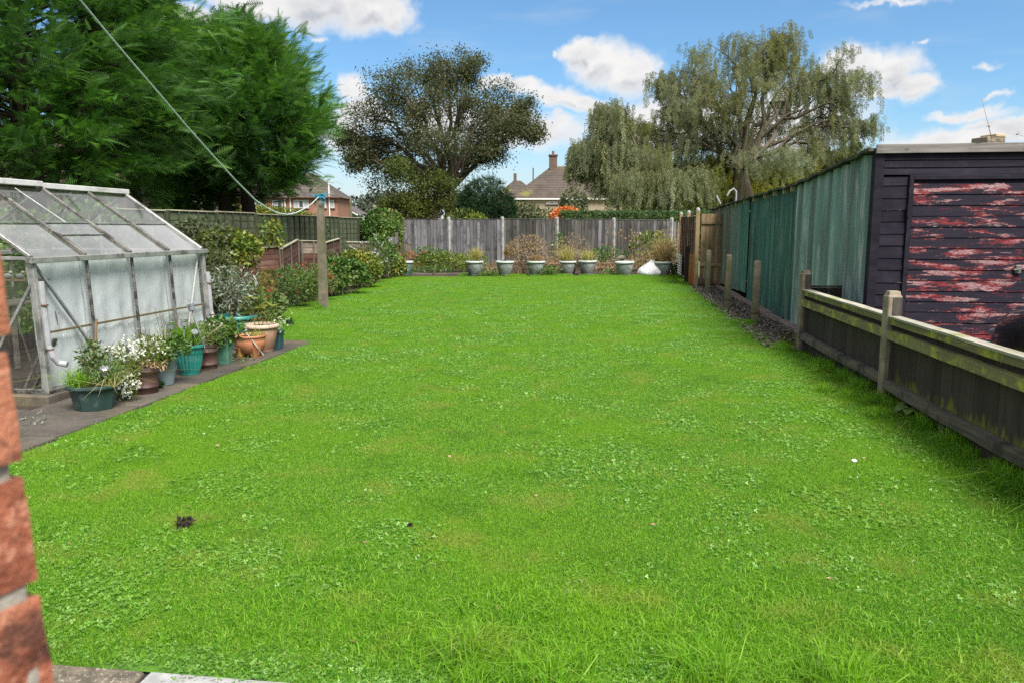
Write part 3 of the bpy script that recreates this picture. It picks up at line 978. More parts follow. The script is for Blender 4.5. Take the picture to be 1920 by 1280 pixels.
# local x runs back along the wall face, local y points out of the wall
bm_ = []
for k in range(5):
    mb = MB()
    gg = np.random.default_rng(70 + k)
    L, D_, Hh = (.215, .1, .066) if k < 3 else (.1, .1, .066)

    def face(u0, v0, w0, du, dv, nrm, nu, nv):
        def fn(u, v):
            p = Vector(u0) + Vector(du) * u + Vector(dv) * v
            e = min(u, 1 - u, v, 1 - v)
            am = mnoise.noise(p * 24 + Vector((k * 9, 0, 0))) * .006 + mnoise.noise(p * 60 + Vector((k * 5, 3, 0))) * .004
            sh = -.006 * max(0, 1 - e * 7) if e > 0 else -.006
            q = p + Vector((am, -am, am * .4)) * 1.0
            c = Vector((L / 2, D_ / 2, Hh / 2))
            return c + (q - c) * (1 + sh * 3)
        mb.grid(fn, nu, nv)
    face((0, 0, 0), 0, 0, (L, 0, 0), (0, 0, Hh), 0, 14, 6)
    face((0, D_, 0), 0, 0, (0, -D_, 0), (0, 0, Hh), 0, 7, 6)
    face((L, 0, 0), 0, 0, (0, D_, 0), (0, 0, Hh), 0, 5, 6)
    face((0, 0, Hh), 0, 0, (L, 0, 0), (0, D_, 0), 0, 14, 7)
    face((0, D_, 0), 0, 0, (L, 0, 0), (0, -D_, 0), 0, 10, 5)
    mb.add([(0, D_, 0), (L, D_, 0), (L, D_, Hh), (0, D_, Hh)], [(1, 0, 3, 2)])
    mb.v = [(x, -y, z) for x, y, z in mb.v]
    mb.f = [f[::-1] for f in mb.f]
    bm_.append(mb.mesh('brick', True))
    bm_[-1].materials.append(M_BRICK)
for c_ in range(36):
    z = c_ * .0755 + .004
    x = 0.0
    first = c_ % 2
    while x < .66:
        w = .1 if (x == 0 and first) else .215
        me = bm_[3 + (c_ // 2) % 2] if w == .1 else bm_[(c_ * 2 + int(x * 10)) % 3]
        o = link('brick', me, None, hw, (x - .006 + g.uniform(-.002, .002), .009 + g.uniform(-.003, .003), z))
        x += w + .010
mo = MB().box(.002, .68, -.20, .003, 0, 2.72)
link('mortar', mo, M_MORTAR, hw)

gg = np.random.default_rng(91)
n = 5200
a_, b_ = gg.uniform(9.75, 20.4, n), gg.uniform(1.9, 2.6, n)
pos = np.array([tuple(xy(p, q, .012)) for p, q in zip(a_, b_)])
pos[:, 2] += gg.random(n) * .02
lit = link('leaf_litter', scatter('leaf_litter', LEAF[0], LEAF[1], pos, gg.normal(size=(n, 3)) * np.array((1, 1, .3)), gg.normal(size=(n, 3)) * .5 + np.array((0, 0, 1)), gg.uniform(.02, .06, n), gg.random(n), M_LITTER))
tag(lit, kind='stuff')
n = 900
a_, b_ = gg.uniform(9.6, 11.4, n), gg.uniform(2.0, 2.6, n)
k = (b_ > 2.02 + (a_ - 9.6) * .2)
pos = np.array([tuple(xy(p, q, .015)) for p, q in zip(a_[k], b_[k])])
tag(link('moss', scatter('moss', LEAF[0], LEAF[1], pos, gg.normal(size=(k.sum(), 3)), gg.normal(size=(k.sum(), 3)) * .6 + np.array((0, 0, 1)), gg.uniform(.03, .07, k.sum()), gg.random(k.sum()), M_MOSS)), kind='stuff')

# a few fallen leaves and bits of thatch on the lawn
n = 150
a_, b_ = 2.5 + 20 * gg.random(n) ** 1.4, gg.uniform(-3.8, 2.1, n)
k = well_inside(a_, b_, .1)
pos = np.array([tuple(xy(p, q, .022)) for p, q in zip(a_[k], b_[k])])
tag(link('fallen_leaves', scatter('fallen_leaves', LEAF[0], LEAF[1], pos, gg.normal(size=(k.sum(), 3)) * np.array((1, 1, .3)), gg.normal(size=(k.sum(), 3)) * .5 + np.array((0, 0, 1)), gg.uniform(.015, .04, k.sum()), gg.random(k.sum()), M_DEAD)), kind='stuff')

# ------------------------------------------------------------------ right side: concrete posts and the low fence
def post_mesh(name, h, w=.10, d=.12, top=.03, slot=False):
    mb = MB()
    c = .008
    mb.box(-w / 2, w / 2, -d / 2, d / 2, -.1, h - top, c)
    # weathered head
    z0, z1 = h - top - c, h
    q = .72
    vs = [(-w / 2 + c, -d / 2 + c, z0), (w / 2 - c, -d / 2 + c, z0), (w / 2 - c, d / 2 - c, z0), (-w / 2 + c, d / 2 - c, z0),
          (-w / 2 * q, -d / 2 * q, z1), (w / 2 * q, -d / 2 * q, z1), (w / 2 * q, d / 2 * q, z1), (-w / 2 * q, d / 2 * q, z1)]
    mb.add(vs, [(0, 1, 5, 4), (1, 2, 6, 5), (2, 3, 7, 6), (3, 0, 4, 7), (4, 5, 6, 7)])
    return mb


FP = [gnd(1660, 757), gnd(1503, 660)]
ROTG = -TH
lowdir = (FP[0] - FP[1]).normalized()
rotf = math.atan2(lowdir.y, lowdir.x) + math.pi / 2            # local -y runs towards the camera along the fence
H1, H2 = at(1683, 546, FP[0].y).z, at(1511, 507, FP[1].y).z
span = (FP[0] - FP[1]).length
P3 = FP[0] + lowdir * span
P4 = P3 + lowdir * span
lf = thing('low_fence', 'low dark board fence with mossy green rails beside the lawn on the right', 'fence', FP[1], rotf)
# local: x to the right (drive side), -y towards the camera
nb = 0
for bay in range(3):
    y1 = -bay * span - .055
    y0 = -(bay + 1) * span + .055
    n = 17
    for i in range(n):
        a_, b_ = y0 + (y1 - y0) * i / n, y0 + (y1 - y0) * (i + 1) / n
        me = MB()
        dz = g.uniform(-.006, .006)
        x0 = .012 + (i % 2) * .002
        me.box(x0, x0 + .016, a_ - .004, b_ + .006, .015, .725 + dz, .003)
        link('board', me, M_DARKMOSS if bay else M_DARKB, lf)
    def rail(name, z, h, x0, x1, mat, dy=0, sag=.0):
        mb = MB()
        N_ = 10
        for k in range(N_):
            pass
        def ring(y, zz):
            return [(x0, y, zz), (x1, y, zz), (x1, y, zz + h), (x0, y, zz + h)]
        vs = []
        for k in range(N_ + 1):
            y = y0 - .03 + (y1 - y0 + .06) * k / N_
            j = mnoise.noise(Vector((y * 3.1, z * 9, 2))) * .006
            vs += ring(y, z + j - sag * math.sin(math.pi * k / N_))
        fs = [(0, 1, 2, 3), tuple(N_ * 4 + q for q in (3, 2, 1, 0))]
        for k in range(N_):
            for q in range(4):
                fs.append((k * 4 + q, (k + 1) * 4 + q, (k + 1) * 4 + (q + 1) % 4, k * 4 + (q + 1) % 4))
        mb.add(vs, fs)
        link(name, mb, mat, lf)
    rail('rail', .155 if bay else .18, .075, -.055, .0105, M_RAILOLD if bay == 0 else M_RAILOLD, sag=.012)
    rail('rail', .575, .075, -.05, .0105, M_RAIL)
    rail('rail', .70, .052, -.035, .0105, M_RAIL)
    rail('capping', .753, .017, -.045, .05, M_CAP)
for nm, p, h, lab in [('fence_post', FP[1], H2, 'tall concrete post where the low dark fence meets the green shed'),
                      ('fence_post', FP[0], H1, 'thick pebbly concrete post midway along the low dark fence'),
                      ('fence_post', P3, H1, None)]:
    link('post', post_mesh('post', h, .115, .125, .035, True), M_POST, lf, Matrix.Rotation(-rotf, 4, 'Z') @ (p - FP[1]))
    lp = Matrix.Rotation(-rotf, 4, 'Z') @ (p - FP[1])
    link('timber_strip', MB().box(-.018, .056, -.0625 - .006, -.0615, .02, h - .05, .002), M_DARKSTRIP, lf, lp)

# the free-standing row towards the gate
FREE = [((1415, 608), (1418, 489), 'squared concrete post with rusty band, nearest of the lone row by the shed'),
        ((1363, 579), (1366, 477), 'mossy concrete post with dark stained head, second of the lone row'),
        ((1326, 551), (1328, 469), 'yellowish concrete post beside the tan gate, third of the lone row'),
        ((1297, 532), (1298, 463), 'grey concrete post against the orange fence panel, farthest of the lone row')]
for (bx, by), (tx, ty), lab in FREE:
    p = gnd(bx, by)
    h = at(tx, ty, p.y).z
    t_ = thing('concrete_post', lab, 'post', p, ROTG, 'lone concrete posts along the shed')
    link('shaft', post_mesh('shaft', h, .105, .105, .02), M_POSTPLAIN, t_)
    if 'rusty' in lab or 'stain' in lab:
        link('iron_band', MB().box(-.056, .056, -.056, .056, .16, .19, .003), M_RUST, t_)

# short return fence from the low fence to the shed
rf = thing('return_fence', 'short dark fence panel joining the low fence to the green shed', 'fence', FP[1] + Vector((.06, .05, 0)), ROTG)
for i in range(4):
    link('board', MB().box(.01 + i * .115, .12 + i * .115, -.008, .008, .03, .78, .002), M_DARKB, rf)
link('capping', MB().box(0, .47, -.02, .02, .785, .81, .003), M_RAILOLD, rf)
link('post', MB().box(.40, .46, -.07, -.022, 0, .94, .004), M_DARKB, rf)

# ------------------------------------------------------------------ the corrugated shed
SB = 2.76                                   # its long wall stands at b = SB
A0 = at(1632, 555, 8.4)
a0s = A0.x * SA + A0.y * CA
aEnd = 23.2
shed = thing('shed', 'long green corrugated metal shed with dark timber front and peeling red door', 'shed', xy(a0s, SB), ROTG)
# local: x to the right, y along the garden


def topz(y):
    pts = [(0, 2.33), (3.4, 2.16), (9, 2.10), (aEnd - a0s + .3, 2.02)]
    for (p, q), (r_, s_) in zip(pts, pts[1:]):
        if y <= r_:
            return q + (s_ - q) * (y - p) / (r_ - p)
    return pts[-1][1]


def sheet(y0, y1, pitch, depth, kind, mat, z0, tilt=0.0, x=0.0):
    """profiled steel sheet in the plane x, from y0 to y1"""
    mb = MB()
    vs, fs = [], []
    if kind == 'trap':
        prof = [(0, 0), (.34, 0), (.46, 1), (.88, 1), (1.0, 0)]
        prof = [(u, w) for u, w in prof[:-1]]
    else:
        prof = [(k / 8, .5 - .5 * math.cos(2 * math.pi * k / 8)) for k in range(8)]
    ys = []
    n = int((y1 - y0) / pitch) + 2
    for i in range(n):
        for u, w in prof:
            y = y0 + (i + u) * pitch
            if y <= y1:
                ys.append((y, w))
    rows = 7
    for r_ in range(rows):
        v = r_ / (rows - 1)
        for y, w in ys:
            zt = topz(y) - .03
            z = z0 + (zt - z0) * v
            wob = mnoise.noise(Vector((y * .9, z * 1.1, 7))) * .012 + tilt * (v - .5)
            jag = mnoise.noise(Vector((y * 7, 3, 1))) * .02 if r_ == 0 else 0
            vs.append((x - depth * w + wob, y, z + jag))
    m_ = len(ys)
    for r_ in range(rows - 1):
        for i in range(m_ - 1):
            fs.append((r_ * m_ + i, r_ * m_ + i + 1, (r_ + 1) * m_ + i + 1, (r_ + 1) * m_ + i))
    mb.add(vs, fs)
    o = link('corrugated_sheet', mb, mat, shed)
    sm = o.modifiers.new('thick', 'SOLIDIFY')
    sm.thickness = .004
    return o


y = .10
for i in range(3):
    sheet(y, y + 1.14, .385, .055, 'trap', M_CORR_NEAR, .03, x=-.004 * i)
    y += 1.11
ymid = y
for i in range(5):
    sheet(y, y + .90, .125, .028, 'sine', M_CORR_MID, .04, x=-.004 * (i % 2) + .012)
    y += .88
sheet(y, y + 1.0, .125, .028, 'sine', M_CORR_MID, .16, x=-.03)
y += .98
sheet(y, y + .75, .15, .026, 'sine', M_CORR_FAR, .12, x=0)
y += .73
k = 0
while y < aEnd - a0s - .2:
    w_ = [.82, .9, .76][k % 3]
    y2 = min(y + w_, aEnd - a0s)
    sheet(y, y2, .28, .035, 'trap', [M_CORR_FAR, M_CORR_BROWN, M_CORR_FAR, M_CORR_BROWN, M_CORR_BROWN][k % 5], .10, x=.004 * (k % 2))
    y += w_ - .02
    k += 1
LEN = aEnd - a0s
WID = 5.2
# walls out of view, floor slab, kerb
link('back_wall', MB().box(.05, WID, LEN - .04, LEN, 0, 1.95), M_NAVY, shed)
link('side_wall', MB().box(WID - .04, WID, .06, LEN - .05, 0, 2.0), M_NAVY, shed)
kerb = MB()
for i in range(12):
    yy = .4 + i * (LEN - .6) / 12
    link('kerb_block', MB().box(-.19 + g.uniform(-.02, .02), -.02, yy + .01, yy + (LEN - .6) / 12 - .005, -.05, .06 + g.uniform(-.02, .015), .012), M_KERB, shed)
# roof: corrugated sheet that follows the wall head, with rafter ends under it
mb = MB()
NR = 60
vs, fs = [], []
for i in range(NR + 1):
    yy = -.033 + (LEN + .12) * i / NR
    wv = .012 * math.sin(i * 2.1) + mnoise.noise(Vector((yy * 1.3, 0, 4))) * .016
    for x_, dz in ((-.12, 0), (WID * .5, .02), (WID + .1, .0)):
        vs.append((x_ + (mnoise.noise(Vector((yy * 2.2, 8, 1))) * .025 if x_ < 0 else 0), yy, topz(max(0, yy)) + .005 + wv + dz))
for i in range(NR):
    for j in range(2):
        fs.append((i * 3 + j, i * 3 + j + 1, (i + 1) * 3 + j + 1, (i + 1) * 3 + j))
mb.add(vs, fs)
o = link('roof', mb, M_ROOFSHEET, shed)
sm = o.modifiers.new('thick', 'SOLIDIFY'); sm.thickness = .03; sm.offset = -1
for yy in (3.75, 4.3, 5.1, 5.95, 7.1, 8.2, 9.4, 10.0, 10.6, 12.1):
    link('rafter', MB().box(-.09, .5, yy, yy + .05, topz(yy) - .10, topz(yy) - .02, .003), M_RAFTER, shed)
# bent bracket on the roof edge
br = thing('roof_bracket', 'bent pale metal bracket sticking up from the far end of the shed roof', 'bracket', xy(a0s + 10.6, SB + .1, topz(10.6) + .03), ROTG)
link('arm', MB().tube([(0, 0, -.03), (.0, 0, .26), (-.06, 0, .33), (-.15, 0, .27), (-.21, 0, .16)], .022, 6), M_PIPE, br)
link('strut', MB().tube([(-.36, 0, -.03), (-.46, 0, .17)], .02, 6), M_PIPE, br)

# timber front
doorx = at(1705, 400, 8.4).x * CA - at(1705, 400, 8.4).y * SA - SB
ZF = 2.30
link('corner_board', MB().box(-.045, .05, -.03, .085, 0, ZF, .004), M_NAVY, shed)


def board(name, x0, x1, z0, z1, mat, y0=-.022, th=.022, wav=.0):
    mb = MB()
    N_ = max(2, int((x1 - x0) / .35))
    for k in range(N_):
        pass
    vs = []
    for k in range(N_ + 1):
        x = x0 + (x1 - x0) * k / N_
        w = mnoise.noise(Vector((x * 2, z0 * 5, 3))) * wav
        vs += [(x, y0 + th, z0 + w), (x, y0 + .004 + mnoise.noise(Vector((x, z0, 9))) * .004, z0 + w), (x, y0 + .012, z1 + .004 + w * .3), (x, y0 + th, z1 + .004)]
    fs = [(3, 2, 1, 0), tuple(N_ * 4 + q for q in (0, 1, 2, 3))]
    for k in range(N_):
        for q in range(4):
            fs.append((k * 4 + q, k * 4 + (q + 1) % 4, (k + 1) * 4 + (q + 1) % 4, (k + 1) * 4 + q))
    mb.add(vs, fs)
    return link(name, mb, mat, shed)


z = .02
while z < 2.0:
    h = .128 * g.uniform(.95, 1.06)
    board('cladding_board', .052, doorx - .055, z, min(z + h, 2.04) - .007, M_NAVY, wav=.008)
    z += h
for z0, z1 in ((2.055, 2.125), (2.13, 2.205), (2.21, 2.275)):
    board('cladding_board', .052, WID, z0, z1 - .006, M_NAVY, y0=-.03, wav=.008)
link('door_frame', MB().box(doorx - .05, doorx - .003, -.04, .0, 0, 2.05, .004), M_NAVY, shed)
link('door_frame', MB().box(doorx, WID, -.036, .0, 2.004, 2.052, .004), M_NAVY, shed)
door = link('door', MB().box(doorx, WID - .3, -.006, .03, .03, 2.0), M_NAVY, shed)
z = .035
k = 0
pitch = .1135
while z + pitch < 2.01:
    me = MB()
    gap = .010 if k % 3 != 1 else .004
    # several boards: slight taper so that each catches the light on its own
    L0, L1 = doorx + .004, WID - .31
    vs, fs, N_ = [], [], 10
    for q in range(N_ + 1):
        x = L0 + (L1 - L0) * q / N_
        wv = mnoise.noise(Vector((x * 1.7, z * 6, 1))) * .004
        vs += [(x, -.006, z), (x, -.024 + wv * .5, z + .003 + wv), (x, -.020, z + pitch - gap + wv), (x, -.006, z + pitch - gap + .004)]
    for q in range(N_):
        for e in range(3):
            fs.append((q * 4 + e, q * 4 + e + 1, (q + 1) * 4 + e + 1, (q + 1) * 4 + e))
    fs += [(3, 2, 1, 0), tuple(N_ * 4 + e for e in range(4))]
    me.add(vs, fs)
    link('door_board', me, M_PEEL, door)
    z += pitch
    k += 1
hx = at(1893, 503, 8.35)
hxl = hx.x * CA - hx.y * SA - SB
link('handle', MB().box(hxl - .03, hxl + .03, -.05, -.026, hx.z - .05, hx.z + .04, .006).tube([(hxl, -.05, hx.z), (hxl, -.09, hx.z), (hxl - .07, -.095, hx.z - .01)], .011, 8), M_ALUDK, door)
lx = at(1697, 398, 8.4); lxl = lx.x * CA - lx.y * SA - SB
link('latch', MB().box(lxl - .012, lxl + .012, -.055, -.03, lx.z - .06, lx.z + .07, .004), M_NAVY, shed)
# grey fascia in two lengths
f0, f1, fz0, fz1 = -.05, 2.02, at(1700, 287.5, 8.3).z, at(1700, 270, 8.3).z
link('fascia_board', MB().box(f0, f1, -.065, -.036, fz0, fz1, .004), M_FASCIA, shed)
link('fascia_board', MB().box(f1 + .006, WID, -.065, -.036, fz0 - .004, fz1 - .003, .004), M_FASCIA, shed)

# chimney stub of a far house beyond the shed, and a twig
c0 = at(1853, 262, 34)
ch = thing('chimney', 'square pale brick chimney top just showing above the shed fascia', 'chimney', (c0.x, c0.y, 0), .3)
link('stack', MB().box(-.5, .5, -.4, .4, 0, at(1853, 259, 34).z, .02), M_PALE, ch)
link('chimney_pot', MB().box(-.05, .5, -.42, .38, at(1853, 259, 34).z, at(1853, 253, 34).z, .02), M_RAFTER, ch)

# ------------------------------------------------------------------ black car on the drive, nose towards the shed door
car = thing('parked_car', 'shiny black car parked nose first before the peeling door', 'car', xy(7.70, 3.30 + .88), ROTG)
# local: y to the nose (0 at the bumper), x across, body lofted over sections
SEC = [  # y, half width, sill z, shoulder z, roof half width, roof z
    (0.0, .52, .30, .46, .44, .50), (-.05, .68, .24, .54, .58, .60), (-.2, .80, .20, .64, .66, .70), (-.55, .86, .18, .74, .70, .80), (-.95, .88, .18, .82, .72, .89),
    (-1.12, .88, .18, .87, .72, .94), (-1.75, .885, .18, .93, .60, 1.36), (-2.2, .885, .18, .95, .58, 1.44), (-3.0, .885, .18, .96, .58, 1.44), (-3.45, .88, .19, .97, .58, 1.36),
    (-3.85, .86, .20, .96, .60, 1.02), (-4.0, .80, .26, .85, .60, .92), (-4.05, .70, .34, .6, .55, .7)]
vs, fs = [], []
for (y, hw_, s0, sh, rw, rz) in SEC:
    vs += [(-hw_ * .92, y, s0), (-hw_, y, s0 + (sh - s0) * .5), (-hw_ * .975, y, sh), (-rw - .02, y, rz - .03), (-rw * .5, y, rz), (rw * .5, y, rz), (rw + .02, y, rz - .03), (hw_ * .975, y, sh), (hw_, y, s0 + (sh - s0) * .5), (hw_ * .92, y, s0)]
for i in range(len(SEC) - 1):
    for q in range(10):
        q2 = (q + 1) % 10
        fs.append((i * 10 + q, i * 10 + q2, (i + 1) * 10 + q2, (i + 1) * 10 + q))
fs += [tuple(range(10)), tuple((len(SEC) - 1) * 10 + q for q in range(9, -1, -1))]
body = link('body', MB().add(vs, fs).mesh('body', True), M_CARPAINT, car)
sb = body.modifiers.new('smooth', 'SUBSURF'); sb.levels = 2; sb.render_levels = 2
for s in (-1, 1):
    hl = []
    def hfn(u, v):
        y = -.10 - .50 * u
        zt = .60 + .20 * u ** .7
        zb = .55 + .12 * u
        z = zb + (zt - zb) * v - .10
        x = (.60 + .262 * min(1, u * 1.35) ** .6) + .018 - .03 * v
        return (s * x, y, z)
    hl_ = MB().lathe([(.02, -1), (.5, -.86), (.86, -.5), (1, 0), (.86, .5), (.5, .86), (.02, 1)], 16)
    hl_.v = [(s * .70 + x * .10, -.27 + y * .20, .575 + z * .05 + (y * -.03)) for x, y, z in hl_.v]
    link('headlight', hl_.mesh('headlight', True), M_LAMP, car)
    link('bonnet_highlight', MB().tube([(s * .70, -.16, .675), (s * .755, -.5, .775), (s * .78, -1.0, .865)], .007, 5), M_CHROME, car)  # bright strip added in place of the highlight along the bonnet edge
    for y in (-.72, -3.25):
        wv = MB()
        M_ = Matrix.Translation((s * .72, y, .31)) @ Matrix.Rotation(math.pi / 2, 4, 'Y')
        prof = [(.19, -.10), (.29, -.10), (.31, -.06), (.31, .06), (.29, .10), (.19, .10)]
        t0 = MB().lathe(prof, 24)
        wv.add([M_ @ Vector(v) for v in t0.v], t0.f)
        wh = link('wheel', wv, M_TYRE, car)
        t1 = MB().lathe([(.19, -.085), (.19, .085), (.05, .095)], 18)
        link('rim', MB().add([M_ @ Vector(v) for v in t1.v], t1.f), M_ALU, wh)
    for (ya, yb, yc, yd) in ((-1.45, -2.2, -2.25, -1.85), (-2.3, -3.2, -3.1, -2.35)):
        link('side_window', MB().poly([(s * .885, ya, .965), (s * .89, yb, .975), (s * .655, yc, 1.37), (s * .665, yd, 1.34)]), M_CARGLASS, car)
    link('mirror', MB().box(s * .9, s * 1.06, -1.62, -1.5, .98, 1.1, .03), M_CARPAINT, car)
link('windscreen', MB().poly([(-.68, -1.10, 1.0), (.68, -1.10, 1.0), (.58, -1.72, 1.37), (-.58, -1.72, 1.37)]), M_CARGLASS, car)
link('grille', MB().box(-.35, .35, -.02, .02, .42, .56, .01), M_PBLACK, car)
link('number_plate', MB().box(-.26, .26, .01, .03, .30, .40, .005), M_WHITE, car)

# ------------------------------------------------------------------ gate and lap panels at the far right
gp = gnd(1312, 541)
ga, gb = gp.x * SA + gp.y * CA, gp.x * CA - gp.y * SA
gate = thing('garden_gate', 'tan upright boarded garden gate between lap fence and green shed', 'gate', xy(20.6, 2.17), ROTG)
for i in range(5):
    link('board', MB().box(.02 + i * .115, .128 + i * .115, -.01 + .003 * (i % 2), .012, .06, 1.86 + g.uniform(-.01, .01), .003), M_GATE, gate)
for z in (.52, 1.60):
    link('rail', MB().box(.02, .56, -.045, -.013, z, z + .085, .004), M_GATE, gate)
gpo = thing('gate_post', 'tan timber gate post with round cap at the end of the lap panels', 'post', xy(20.55, 2.09), ROTG, 'timber posts of the lap fence')
link('shaft', MB().box(-.05, .05, -.05, .05, 0, 1.93, .006), M_GATE, gpo)
link('cap', MB().lathe([(.055, 0), (.055, .03), (.05, .06), (.02, .09)], 10, (0, 0, 1.93)), M_GPOST, gpo)


def lap_panel(name, label, cat, p, rz, L, H_, nsl, mat, bmat, capmat, nb_, group=None, z0=.05, th=.012, wav=.006, side=-1, lean=0.0, tilt=0.0, barecols=None):
    """panel of overlapping horizontal slats; local x along it, battens on the side given"""
    t_ = thing(name, label, cat, p, rz, group)
    t_.rotation_euler[0] = lean
    t_.rotation_euler[1] = tilt
    h = (H_ - z0) / nsl
    for i in range(nsl):
        vs, fs, N_ = [], [], 8
        zb = z0 + i * h
        for q in range(N_ + 1):
            x = L * q / N_
            w = mnoise.noise(Vector((x * 2.3 + i * 7, i * 3.3 + p[0], 1.5))) * wav
            o_ = side * th
            vs += [(x, o_, zb + w), (x, o_ * .2, zb + h * 1.22 + w * .5), (x, -o_ * .3, zb + h * 1.22 + w * .5), (x, o_ * .4, zb + w)]
        for q in range(N_):
            for e in range(4):
                fs.append((q * 4 + e, q * 4 + (e + 1) % 4, (q + 1) * 4 + (e + 1) % 4, (q + 1) * 4 + e))
        fs += [(0, 1, 2, 3), tuple(N_ * 4 + e for e in (3, 2, 1, 0))]
        mt = mat if barecols is None or i not in barecols else M_PALE
        link('slat', MB().add(vs, fs), mt, t_)
    for i in range(nb_):
        x = .02 + (L - .04) * i / (nb_ - 1)
        yy = side * (th + .016)
        link('batten', MB().box(x - .018, x + .018, yy - .014, yy + .014, z0, H_ - .002 + .02, .003), bmat, t_)
    if capmat:
        link('capping', MB().box(-.01, L + .01, -.035, .035, H_ + .02, H_ + .045, .004), capmat, t_)
    return t_


# right boundary beyond the gate: two lap panels seen from their battened face, orange at the foot of the nearer one
rzb = ROTG + math.pi / 2
lap_panel('lap_panel', 'upper reddish lap fence panel beside the tan gate', 'fence panel', xy(20.75, 2.08), rzb, 2.3, 1.78, 12, M_REDGREY, M_BROWN, M_PALECAP, 5, 'lap panels on the right boundary', z0=.78, side=1)
lap_panel('orange_lap_boarding', 'bright orange low lap panel under the reddish one beside the gate', 'fence panel', xy(20.75, 2.06), rzb, 1.5, .78, 6, M_ORANGE, M_ORANGE, None, 4, None, z0=.03, side=1)
lap_panel('lap_panel', 'farther reddish lap fence panel running back to the grey fence', 'fence panel', xy(23.3, 2.12), rzb, 2.4, 1.82, 13, M_REDGREY, M_BROWN, M_PALECAP, 5, 'lap panels on the right boundary', side=1)
for (a_, lab) in ((23.18, 'timber post with round cap between the two reddish lap panels'), (25.85, 'timber post with round cap at the far end of the lap panels')):
    q = thing('fence_post', lab, 'post', xy(a_, 2.1), ROTG, 'timber posts of the lap fence')
    link('shaft', MB().box(-.05, .05, -.05, .05, 0, 1.92, .006), M_GATE, q)
    link('cap', MB().lathe([(.055, 0), (.055, .03), (.05, .06), (.02, .09)], 10, (0, 0, 1.92)), M_GPOST, q)
q = thing('short_post', 'short dark timber post before the white ribbed sheet', 'post', xy(22.2, 2.0), ROTG)
link('shaft', MB().box(-.06, .06, -.06, .06, 0, .98, .008), M_DARKB, q)
link('cap', MB().box(-.065, .065, -.065, .065, .982, 1.0, .004), M_DARKB, q)
# white ribbed plastic sheet leaning behind it
wsn = thing('ribbed_sheet', 'white ribbed plastic sheet standing behind the short dark post', 'sheet', xy(24.0, 1.98), rzb)
for i in range(8):
    link('rib', MB().tube([(0, 0, .12 + i * .078), (.9, 0, .12 + i * .078)], .036, 8), M_WHITE, wsn)

# ------------------------------------------------------------------ greenhouse
GA, GB = 5.99, -4.85
GL, GW, GE, GR, GBASE = 2.75, 2.0, 1.245, 1.90, .085
gh = thing('greenhouse', 'small aluminium greenhouse with dusty glass roof and white fleece lined sides', 'greenhouse', xy(GA, GB), ROTG)
# local: x = 0 is the wall towards the lawn, x = -GW the far wall; y along it
for (x0, x1, y0, y1) in ((-GW - .06, .06, -.09, .02), (-.06, .06, .025, GL + .05), (-GW - .06, -GW + .06, .025, GL + .05), (-GW + .065, -.065, GL - .05, GL + .05)):
    link('plinth', MB().box(x0, x1, y0, y1, -.05, GBASE - .003, .012), M_SLAB, gh)


def gbar(name, p, q, w=.035, d=.035, mat=None, up=(0, 0, 1)):
    return link(name, MB().bar(p, q, w, d, up, .004), mat or M_ALUDK, gh)


LEAN = -.05                         # the wall leans out a little at the head
bay = GL / 4
ridge_x = -GW / 2
for i in range(5):
    y = i * bay
    e = .046 if i in (0, 4) else .026
    gbar('upright', (0, y, GBASE), (LEAN, y, GE), e, e, M_ALU if i in (0, 4) else M_ALUDK, (1, 0, 0))
    gbar('upright', (-GW, y, GBASE), (-GW, y, GE), e, .03, M_ALUDK, (1, 0, 0))
    gbar('roof_bar', (LEAN, y, GE + .012), (ridge_x, y, GR + .012), .032 if i not in (0, 4) else .046, .03, M_ALUDK if i not in (0, 4) else M_ALU)
    gbar('roof_bar', (-GW, y, GE), (ridge_x, y, GR), .025, .025, M_ALUDK)
gbar('eaves_gutter', (LEAN + .02, -.06, GE - .018), (LEAN + .02, GL + .05, GE - .018), .06, .05, M_ALU)
gbar('eaves_gutter', (-GW, -.05, GE - .018), (-GW, GL + .05, GE - .018), .06, .045, M_ALU)
gbar('ridge_bar', (ridge_x, -.05, GR + .045), (ridge_x, bay * 1.98, GR + .045), .09, .055, M_RIDGE)
gbar('ridge_bar', (ridge_x, bay * 1.99, GR + .030), (ridge_x, GL + .04, GR + .030), .09, .055, M_RIDGE)
gbar('sill', (0, -.02, GBASE + .015), (0, GL + .02, GBASE + .015), .05, .035, M_ALUDK)
gbar('sill', (-GW, 0, GBASE + .015), (0, 0, GBASE + .015), .05, .045, M_ALUDK)
gbar('sill', (-GW, GL, GBASE + .015), (0, GL, GBASE + .015), .05, .045, M_ALUDK)
for y in (0, GL):
    gbar('tie_bar', (-GW, y, GE), (LEAN, y, GE), .035, .03, M_ALU)
    gbar('gable_brace', (-.04, y + .01 * (1 if y == 0 else -1), GE - .16), (-.62, y, GBASE + .1), .028, .02, M_ALU, (0, 1, 0))
    gbar('gable_upright', (-.66, y, GBASE), (-.66, y, GE + .42), .03, .03, M_ALU, (0, 1, 0))
    gbar('gable_upright', (-1.34, y, GBASE), (-1.34, y, GE + .42), .03, .03, M_ALU, (0, 1, 0))
gbar('corner_brace', (-.022 + LEAN, .05, GE - .05), (-.022, bay * 1.25, GBASE + .05), .022, .03, M_PIPE, (1, 0, 0))
gbar('corner_brace', (-.022 + LEAN, GL - .05, GE - .05), (-.022, GL - bay * .75, GBASE + .05), .018, .02, M_RIDGE, (1, 0, 0))
gbar('mid_rail', (-.035, .03, .60), (-.035, GL - .03, .60), .012, .02, M_STICK)
slope = Vector((ridge_x - LEAN, 0, GR - GE)).normalized()
rn = Vector((-slope.z, 0, slope.x)) * -1
